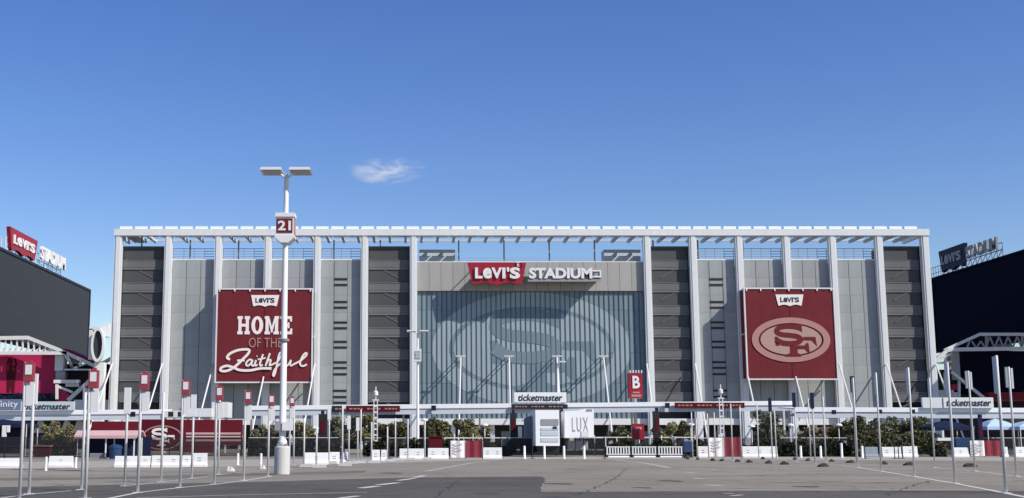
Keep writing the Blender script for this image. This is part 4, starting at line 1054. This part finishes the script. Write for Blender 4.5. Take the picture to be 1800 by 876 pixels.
for a in (('low white barrier at the left picture edge', -20, 36, 806, 823), ('white barrier with post just left of the fence cages at far left', 84, 126, 802, 822),
    ('slanted white barrier nearest the wire cages', 200, 243, 802, 822), ('white barrier under the oval emblem of the mural', 265, 317, 801, 822), ('white barrier under the left half of the emblem', 244, 264, 802, 822),
    ('tall white barrier under the mural stripes', 336, 363, 797, 821), ('white barrier just right of the mural emblem', 319, 335, 801, 821),
    ('white barrier left of the pylon barrier pair, beside the lamp base', 535, 577, 796, 817), ('white barrier below the left black pylon', 578, 597, 795, 816), ('small white barrier right of the left pylon', 600, 613, 795, 816),
    ('square white barrier left of the second lamp post pair', 653, 668, 791, 812), ('small white barrier beside the square barrier', 669.5, 680, 791, 811),
    ('long white barrier under the second lamp post', 702, 746, 789, 808), ('white barrier left of the white and red banner', 752, 789, 788, 807.5), ('white barrier right of the white and red banner', 849, 883, 787, 807),
    ('white barrier left of the right white and red banner', 1228, 1246, 785, 804.5), ('long white barrier right of the right banner', 1306, 1368, 785, 804.5),
    ('slotted white barrier under the right grove', 1552, 1586, 786, 804), ('plain white barrier right of the slotted one', 1588, 1615, 785, 804), ('white barrier under the right navy tent', 1676, 1705, 787, 804), ('narrow white barrier right of the far right banner', 1762, 1774, 786, 804), ('narrow white barrier at the right picture edge', 1786, 1806, 786, 804)): barrier(*a)
barrier('grey blue barrier left of the slotted white one', 1518, 1545, 786, 804, BLUEG)
def crowd(label, x0, x1, pt=785, pb=804):
    A = G(x0, pb); B = G(x1, pb); Yb = A.y; h = at(0, pt, Yb).z
    t = thing('crowd_barricade', label, 'barricade', ((A.x+B.x)/2, Yb, 0), 'white slatted barricades right of the gate')
    mb = MB(); mb.box(A.x, B.x, Yb-.03, Yb+.03, h-.1, h); mb.box(A.x, B.x, Yb-.03, Yb+.03, .25, .34); mb.build('rail', WHITE2, t)
    n = 9; sl = meshdata(MB().box(-.07, .07, -.02, .02, .345, h-.105), 'slat', WHITE2)
    for k in range(n): piece('slat', sl, t, (A.x+.1+(B.x-A.x-.2)*k/(n-1), Yb, 0))
    mb = MB(); mb.prism([(-.35, 0), (.35, 0), (.3, .14), (-.3, .14)], Y3, Z3, (B.x-.15, Yb, 0), B.x-A.x-.3); mb.build('base_block', PLAST, t)
    mb = MB()
    for x in (A.x+.0, B.x): mb.box(x-.2, x+.2, Yb-.3, Yb+.3, 0, .1)
    mb.build('foot', RUBBER, t)
for a in (('left one of three white slatted barricades', 1066, 1108), ('middle one of three white slatted barricades', 1111, 1154), ('right one of three white slatted barricades', 1157, 1200)): crowd(*a)
def flank_banner(label, x0, xm, x1, pt, pb, m1, m2):
    A = G(x0, pb); B = G(x1, pb); Mx = G(xm, pb).x; Yb = A.y; h = at(0, pt, Yb).z
    t = thing('barrier_banner', label, 'banner', ((A.x+B.x)/2, Yb, 0), 'white and red banner frames in the barrier row')
    for a, b, m in ((A.x+.06, Mx-.02, m1), (Mx+.02, B.x-.06, m2)):
        mb = MB(); n = 8
        for k in range(n+1):
            x = a+(b-a)*k/n; y = Yb+.05*math.sin(k*1.4+a)
            mb.v += [Vector((x, y, .12)), Vector((x, y*1.0, h-.1))]
        for k in range(n): mb.f.append((2*k, 2*k+2, 2*k+3, 2*k+1))
        mb.build('banner_cloth', m, t)
    fr = MB(); fr.box(A.x, B.x, Yb+.1, Yb+.16, h-.06, h); 
    for x in (A.x, Mx, B.x): fr.box(x-.03, x+.03, Yb+.09, Yb+.15, 0, h-.061)
    fr.build('banner_frame', DARK, t)
    mk = MB()
    for k, (e0, e1) in enumerate(((5, 22), (5, 18), (5, 21), (5, 14))): rect(mk, (x0+e0, pt+7+k*5), (x0+e1, pt+9+k*5), Yb-.1, .02)
    mk.build('printed_marks', SIGNG, t)
REDC = M('red_banner_cloth', (.21, .025, .04), .75, .2, 1.5, bump=.5, bscale=3)
flank_banner('white and red cloth banner left of the central gate', 791, 819, 848, 773, 807, OFFW, REDC)
flank_banner('white and red cloth banner below the right maroon strip sign', 1246, 1274, 1304, 768, 805, OFFW, REDC)
flank_banner('pinkish white and red cloth banner near the right edge', 1706, 1732, 1761, 773, 804, OFFW, REDC)

gw_ = thing('gate_barrier', 'low black barrier across the central gate behind the bollards', 'barrier', G(955, 801))
A = G(852, 800.6); B = G(1062, 800.6)
MB().box(A.x, B.x, A.y, A.y+.25, .0, .55).build('barrier_base', DARK, gw_)
MB().box(A.x, B.x, A.y+.05, A.y+.2, .95, 1.1).build('top_rail', DARK, gw_)
n = 16
for k in range(n+1): x = A.x+(B.x-A.x)*k/n; MB().box(x-.05, x+.05, A.y+.06, A.y+.18, .551, .949).build('barrier_post', DARK, gw_)
ORDS = ['first', 'second', 'third', 'fourth', 'fifth', 'sixth', 'seventh', 'eighth', 'ninth', 'tenth', 'eleventh', 'twelfth']
for i, px in enumerate((598, 684, 698, 744, 881, 936, 1063, 1203, 1521, 1573, 1580, 1587)):
    A = G(px, 806.5); t = thing('black_stanchion', ORDS[i]+' thin black stanchion from left along the barrier row', 'stanchion', (A.x, A.y, 0), 'thin black stanchions along the barriers')
    MB().lathe((A.x, A.y, 0), [(.05, .03), (.05, 1.95), (.03, 2.0)], 8).build('stem', DARK, t)
    MB().lathe((A.x, A.y, 0), [(.28, 0), (.28, .025), (.06, .06)], 12).build('foot', RUBBER, t)
# bollards
def bollard(label, px, pt, pb, w=4.2):
    A = G(px, pb); h = at(0, pt, A.y).z; r = w/2*A.y/F
    t = MB().lathe((A.x, A.y, 0), [(r*1.5, 0), (r*1.5, .03), (r, .05), (r, h-.08), (r*.85, h-.02), (r*.3, h)], 12).build('bollard', PLAST, None, True, loc=(A.x, A.y, 0))
    tag(t, label, 'bollard', 'white bollards in front of the gates')
for lab, p, a, b in (('white bollard left of the numbered lamp post, nearer the mural', 418, 797, 818), ('white bollard just left of the numbered lamp post', 458.5, 797, 824),
    ('leftmost white bollard before the central gate', 922, 784, 807), ('second white bollard from left before the central gate', 957, 784, 807), ('third white bollard from left before the central gate', 991.5, 784, 807), ('rightmost white bollard before the central gate', 1027, 784, 807),
    ('white bollard left of the dark gate opening right of the banner', 1408, 784, 805), ('white bollard in the dark opening below the beige tree', 1443, 784, 805), ('leaning white bollard beside the right dark grove', 1480, 779, 805), ('white bollard beside the grey blue barrier', 1516, 784, 806),
    ('white post standing among barriers at far left', 80.5, 803, 828), ('white post right of the far left barrier', 133, 804, 823)): bollard(lab, p, a, b)

# ------------------------------------------------------------------ lamp posts
def lamp(label, px, pb, ptop, r, base_h, base_r, box=None, head=(1.15, 1.5), cabinet=False, single=False, sleeve=None):
    A = G(px, pb); Yb = A.y; H = at(px, ptop, Yb).z; x, y = A.x, A.y
    t = thing('lamp_post', label, 'lamp post', (x, y, 0), 'white car park lamp posts')
    MB().lathe((x, y, 0), [(base_r, 0), (base_r, base_h-.06), (base_r-.05, base_h), (.05, base_h+.004)], 24).build('concrete_base', CONC, t, False)
    MB().lathe((x, y, 0), [(r*1.35, base_h+.005), (r*1.35, base_h+.25), (r*1.02, base_h+.35), (r*.72, H-.5), (r*.5, H-.1)], 14).build('pole', WHITE2, t, True)
    bl = MB()
    for k in range(4):
        a = k*PI/2+PI/4; bl.box(x+math.cos(a)*r*1.7-.04, x+math.cos(a)*r*1.7+.04, y+math.sin(a)*r*1.7-.04, y+math.sin(a)*r*1.7+.04, base_h+.006, base_h+.12)
    bl.build('anchor_bolt', GREYBOX, t)
    hw, hd = head
    for s in ((-1, 1) if not single else (1,)):
        x0 = x+s*.18; x1 = x0+s*hw
        hm = MB(); zt = H-.02
        hm.prism([(min(x0, x1), zt+(.0 if s < 0 else -.12)*0), (max(x0, x1), zt), (max(x0, x1)-.05, zt+.14), (min(x0, x1)+.05, zt+.14)], X3, Z3, (0, y-hd/2, 0), hd)
        h_ = hm.build('lamp_head', WHITE2, t)
        MB().box(min(x0, x1)+.12, max(x0, x1)-.12, y-hd/2+.15, y+hd/2-.15, zt-.03, zt-.003).build('lamp_lens', AMBERG, h_)
        MB().bar((x, y, H-.38), (x0+s*.25, y, zt+.02), .06).build('lamp_arm', WHITE2, h_)
    return t, x, y, H
T21, lx, ly, LH = lamp('tall white lamp post with red number twenty one box', 495.5, 834, 303, .175, 1.42, .40)
def lz(py): return at(495.5, py, ly).z
zt, zb = lz(377), lz(428); bwid = .46
hw = MB().box(lx-bwid-.05, lx+bwid+.05, ly-bwid-.05, ly+bwid+.05, lz(384), zt); 
hb = hw.build('number_box_cap', WHITE2, T21)
MB().box(lx-bwid, lx+bwid, ly-bwid, ly+bwid, lz(416), lz(384.2)).build('number_box', WHITE2, T21)
MB().prism([(lx-bwid-.05, lz(420)), (lx-bwid-.05, lz(416.2)), (lx+bwid+.05, lz(416.2)), (lx+bwid+.05, lz(420)), (lx+.2, lz(429)), (lx-.2, lz(429))], X3, Z3, (0, ly-bwid-.05, 0), 2*bwid+.1).build('number_box_foot', WHITE2, T21)
MB().box(lx-bwid+.02, lx+bwid-.06, ly-bwid-.03, ly-bwid-.002, lz(412), lz(387)).build('number_face', RED, T21)
text('number', '21', (lx-.36, ly-bwid-.035, lz(408)), .68, lz(391)-lz(408), TEXTW, T21, depth=.02, bold=.03)
MB().box(lx+bwid+.002, lx+bwid+.03, ly-bwid+.06, ly+bwid-.06, lz(412), lz(387)).build('side_face', ROSE, T21)
a = at(484, 757, ly); b = at(495, 741, ly); MB().box(a.x, b.x-.02, ly-.35, ly-.2, a.z, b.z).build('cabinet', GREYBOX, T21)
a = at(497, 757, ly); b = at(516, 742, ly); MB().box(a.x, b.x, ly-.36, ly-.2, a.z, b.z).build('notice_box', WHITE2, T21)
zz = lz(595); MB().lathe((lx, ly, 0), [(.15, zz-.22), (.26, zz-.16), (.30, zz-.05), (.15, zz)], 14).build('pole_collar', GREYBOX, T21)
T2, x2, y2, H2 = lamp('white lamp post with small number box left of the glass wall', 734.5, 801, 583, .17, .55, .42, head=(1.1, 1.2))
def lz2(py): return at(733, py, y2).z
MB().box(x2-.42, x2+.42, y2-.42, y2+.42, lz2(636), lz2(614)).build('number_box', WHITE2, T2)
MB().box(x2-.36, x2+.3, y2-.45, y2-.423, lz2(632), lz2(618)).build('number_face', GREYBOX, T2)
text('number', '20', (x2-.3, y2-.455, lz2(630)), .54, lz2(620)-lz2(630), SIGNG, T2, depth=.02, bold=.03)
T3, x3, y3, H3 = lamp('white lamp post with concrete base in front of the central gate', 982.5, 798, 637, .15, 1.35, .45, head=(.9, 1.2), single=True)
# slim camera masts
def mast(label, px, pb, pt):
    A = G(px, pb); H = at(px, pt, A.y).z; t = thing('camera_mast', label, 'mast', (A.x, A.y, 0))
    w = .19; mb = MB()
    for dx in (-w, w): mb.box(A.x+dx-.045, A.x+dx+.045, A.y-.05, A.y+.05, 0, H*.8)
    n = 9
    for k in range(n): z = .4+(H*.8-.5)*k/n; mb.box(A.x-w+.047, A.x+w-.047, A.y-.04, A.y+.04, z, z+.16)
    mb.build('mast_lattice', WHITE2, t)
    mb = MB(); mb.bar((A.x, A.y, H*.8), (A.x, A.y, H), .07); mb.lathe((A.x, A.y, H*.86), [(.05, 0), (.26, .12), (.26, .5), (.1, .62)], 10); mb.box(A.x-.35, A.x+.35, A.y-.08, A.y+.08, H*.8, H*.8+.12); mb.build('camera_head', WHITE2, t)
mast('white lattice mast under the left maroon strip sign', 660, 803, 680)
mast('white lattice mast under the right maroon strip sign', 1271, 802, 676)

# ------------------------------------------------------------------ lane poles
REDF = M('faded_red_sign_box', (.27, .045, .06), .6, .1, 4)
ORD = ['first', 'second', 'third', 'fourth', 'fifth', 'sixth', 'seventh', 'eighth', 'ninth', 'tenth', 'eleventh', 'twelfth', 'thirteenth', 'fourteenth', 'fifteenth', 'sixteenth']
def lane_pole(label, px, pb, pt, kind, group, r=.05, foot=None, sc=1.0):
    A = G(px, pb); H = at(px, pt, A.y).z; x, y = A.x, A.y
    t = thing('lane_pole', label, 'pole', (x, y, 0), group)
    MB().lathe((x, y, 0), [(r, .02), (r, H-.02), (r*.6, H)], 10).build('pole', STEEL, t, True)
    MB().box(x-.15, x+.15, y-.15, y+.15, .009, .022).build('base_plate', STEEL, t)
    if kind == 'flag':
        MB().box(x+r+.002, x+r+.23, y-.05, y+.05, H-1.25, H-.62).build('white_sleeve', WHITE2, t)
        f = MB().box(x-.02, x+.25, y-.12, y+.12, H-.56, H-.02).build('sign_box', REDF, t)
        MB().box(x+.03, x+.22, y-.135, y-.122, H-.36, H-.08).build('sign_panel', WHITE2, f)
        MB().box(x+.07, x+.18, y-.07, y+.07, H-.018, H+.05).build('sign_cap', REDF, f)
    elif kind == 'sleeve':
        MB().box(x-r-.07, x+r+.07, y-.06, y+.06, H-.95, H+.03).build('white_sleeve', WHITE2, t)
    elif kind == 'fin':
        MB().box(x-.03, x+.03, y+r+.004, y+r+.20, H-1.25, H-.03).build('side_panel', SIGNG, t)
    elif kind == 'navy':
        MB().box(x-.05, x+.03, y+r+.004, y+r+.28, H-1.15, H-.03).build('shaded_side', NAVY, t)
        MB().box(x-r-.13, x+.10, y-.13, y-r-.002, H-1.15, H+.02).build('shaded_paddle', NAVY, t)  # navy stands for the paddle's shaded back
    elif kind == 'slats':
        MB().box(x-.20, x-.08, y-.05, y+.03, H-1.0, H-.02).build('grey_slat', GREYBOX, t)
        MB().box(x+.07, x+.17, y-.05, y+.03, H-1.05, H-.07).build('grey_slat', SIGNG, t)
    if foot == 'white':
        MB().prism([(-.45, .0), (.45, 0), (.38, .2), (-.38, .2)], X3, Z3, (x+.2, y-.4, .022), .35).build('concrete_foot', CONC, t)
    return t
g1 = 'lane poles along the painted lines on the left'
for i, (px, pb, pt) in enumerate(((34, 881, 637), (150, 877, 650), (242, 866.5, 656), (316.5, 857.5, 668), (377, 852, 679), (428.5, 845, 687), (471, 837.5, 694), (508.5, 826, 698))):
    lane_pole(f'{ORD[i]} from left of the front row poles with red and white box signs', px, pb, pt, 'flag', g1)
for i, (px, pb, pt, kd) in enumerate(((51, 869, 659, 'sleeve'), (143.5, 861.5, 690, 'plain'), (219, 855, 683, 'sleeve'), (283, 848, 690, 'plain'), (337, 841.5, 695, 'sleeve'), (383.5, 834.5, 700, 'plain'))):
    lane_pole(f'{ORD[i]} from left of the second row ' + ('white sleeved' if kd == 'sleeve' else 'bare grey') + ' poles left of the lamp post', px, pb, pt, kd, g1)
g2 = 'slim lane poles between the two left lamp posts'
for i, (px, pb, pt, kd) in enumerate(((516, 818, 718, 'plain'), (534, 822, 735, 'plain'), (556, 823, 750, 'plain'), (578, 816, 715, 'sleeve'), (601.5, 820, 713, 'plain'), (613, 816, 732, 'sleeve'), (628.5, 815, 735, 'sleeve'), (634, 813, 720, 'plain'), (653, 815, 742, 'plain'), (681, 812, 750, 'plain'), (695, 810, 735, 'plain'), (717, 809, 737, 'plain'), (747, 808.5, 740, 'plain'))):
    lane_pole(f'{ORD[i]} slim pole from left between the two left lamp posts', px, pb, pt, kd, g2, r=.055, foot='white' if i not in (0, 7) else None)
g3 = 'lane poles along the painted lines on the right'
for i, (px, pb, pt, kd) in enumerate(((1768.5, 867.5, 625, 'fin'), (1679, 850.5, 637, 'fin'), (1608, 838.5, 646, 'fin'), (1549.5, 829, 655, 'fin'), (1508, 822.5, 664, 'fin'))):
    p = px-(px-PX)*.0
    lane_pole(f'{ORD[i]} from right of the nearest row of tall poles on the right', px, pb, pt, kd, g3, r=.05)
for i, (px, pb, pt, kd) in enumerate(((1787, 838, 645, 'slats'), (1714, 828.5, 652, 'slats'), (1643.5, 822.5, 664, 'fin'))):
    lane_pole(f'{ORD[i]} from right of the rear row poles near the dark stand', px, pb, pt, kd, g3, r=.05)
g4 = 'slim lane poles below the right red banner'
for i, (px, pb, pt, kd) in enumerate(((1218, 808, 725, 'plain'), (1226, 806, 735, 'plain'), (1246, 806, 727, 'plain'), (1258, 806, 725, 'plain'), (1288, 810, 710, 'plain'), (1304, 811, 715, 'plain'), (1334, 806, 708, 'plain'), (1358, 810, 700, 'navy'), (1365, 808, 722, 'plain'), (1401, 812, 691, 'navy'), (1425.5, 808, 700, 'plain'), (1433, 816, 691, 'navy'), (1452, 812, 697, 'plain'), (1506, 817, 662, 'navy'))):
    lane_pole(f'{ORD[i]} pole from left among those below the right red banner' + (', with shaded navy paddle' if kd == 'navy' else ''), px, pb, pt, kd, g4, r=.055)
# weight blocks
def weight(label, px, pb, w, mat, h=.085, name='weight_bag', grp='dark weights lying on the right pavement'):
    A = G(px, pb); hw = w/2*A.y/F; mb = MB(); n = 10; rows = 5
    for j in range(rows+1):
        v = j/rows*PI/2
        for k in range(n):
            a = 2*PI*k/n; rr = (1+.16*math.sin(3*a+px)+.10*math.sin(5*a+2*px))*math.cos(v*.98)
            mb.v.append(Vector((A.x+hw*rr*math.cos(a), A.y+hw*.42*rr*math.sin(a), .005+h*2*math.sin(v)*(1+.35*math.sin(2*a+px)+.2*math.sin(3*a+px*2)))))
    for j in range(rows):
        for k in range(n): q = (k+1) % n; mb.f.append((j*n+k, j*n+q, (j+1)*n+q, (j+1)*n+k))
    o = mb.build(name, mat, None, True, loc=(A.x, A.y, 0)); tag(o, label, 'weight', grp)
for i, (px, pb, w) in enumerate(((1209, 807.5, 7), (1226, 808.5, 6), (1253, 810.5, 9), (1269, 811, 9), (1296, 812.5, 10), (1317, 813.5, 13), (1341, 807.5, 8), (1351, 815, 13), (1379, 817, 17), (1397, 808.5, 7), (1420, 810.5, 10), (1446, 821, 18), (1462, 812, 11), (1495, 814, 16), (1553, 817, 13), (1597, 818.5, 20))):
    weight(f'{ORD[i]} dark sandbag weight from left on the right pavement', px, pb, w, RUBBER)
weight('largest dark sandbag weight, under the far right poles', 1705, 821, 26, RUBBER)
weight('low white weight block on pavement left of the lamp post', 404, 829, 17, CONC, .1, 'weight_block', 'white weights on the left pavement')
weight('low white weight block beside the lamp post bollard', 461, 825, 13, CONC, .1, 'weight_block', 'white weights on the left pavement')

# ------------------------------------------------------------------ small cloud
def cloud():
    Yc = 3000.0; c = at(682, 300, Yc); s = Yc/F
    m = bpy.data.materials.new('cloud_vapour'); m.use_nodes = True; nt = m.node_tree; nt.nodes.clear(); N = nt.nodes; L = nt.links
    out = N.new('ShaderNodeOutputMaterial'); pv = N.new('ShaderNodeVolumePrincipled'); pv.inputs['Color'].default_value = (1, 1, 1, 1); pv.inputs['Anisotropy'].default_value = -.15
    tc = N.new('ShaderNodeTexCoord'); n = N.new('ShaderNodeTexNoise'); n.inputs['Scale'].default_value = .02; n.inputs['Detail'].default_value = 8; n.inputs['Roughness'].default_value = .68; n.inputs['Distortion'].default_value = .8
    mp = N.new('ShaderNodeMapping'); mp.inputs['Scale'].default_value = (.5, 1, 1.7); mp.inputs['Rotation'].default_value = (0, -.2, 0)
    L.new(tc.outputs['Object'], mp.inputs[0]); L.new(mp.outputs[0], n.inputs['Vector'])
    # fall off from the middle of the puff
    sx = N.new('ShaderNodeVectorMath'); sx.operation = 'DIVIDE'; sx.inputs[1].default_value = (76*s, 40*s, 29*s); L.new(tc.outputs['Object'], sx.inputs[0])
    ln = N.new('ShaderNodeVectorMath'); ln.operation = 'LENGTH'; L.new(sx.outputs[0], ln.inputs[0])
    fo = N.new('ShaderNodeMapRange'); fo.inputs['From Min'].default_value = .2; fo.inputs['From Max'].default_value = 1; fo.inputs['To Min'].default_value = 1; fo.inputs['To Max'].default_value = 0; L.new(ln.outputs['Value'], fo.inputs['Value'])
    nr = N.new('ShaderNodeMapRange'); nr.inputs['From Min'].default_value = .49; nr.inputs['From Max'].default_value = .66; L.new(n.outputs['Fac'], nr.inputs['Value'])
    mu_ = N.new('ShaderNodeMath'); mu_.operation = 'MULTIPLY'; L.new(fo.outputs[0], mu_.inputs[0]); L.new(nr.outputs[0], mu_.inputs[1])
    m2 = N.new('ShaderNodeMath'); m2.operation = 'MULTIPLY'; m2.inputs[1].default_value = .05; L.new(mu_.outputs[0], m2.inputs[0])
    L.new(m2.outputs[0], pv.inputs['Density']); L.new(pv.outputs[0], out.inputs['Volume'])
    mb = MB(); n_, r_ = 20, 10
    for j in range(r_+1):
        v = -PI/2+PI*j/r_
        for k in range(n_): a = 2*PI*k/n_; mb.v.append(c+Vector((76*s*math.cos(v)*math.cos(a), 40*s*math.cos(v)*math.sin(a), 29*s*math.sin(v))))
    for j in range(r_):
        for k in range(n_): q = (k+1) % n_; mb.f.append((j*n_+k, j*n_+q, (j+1)*n_+q, (j+1)*n_+k))
    o = mb.build('cloud', m, None, True, loc=c); tag(o, 'small wispy white cloud alone in the blue sky', 'cloud')
cloud()
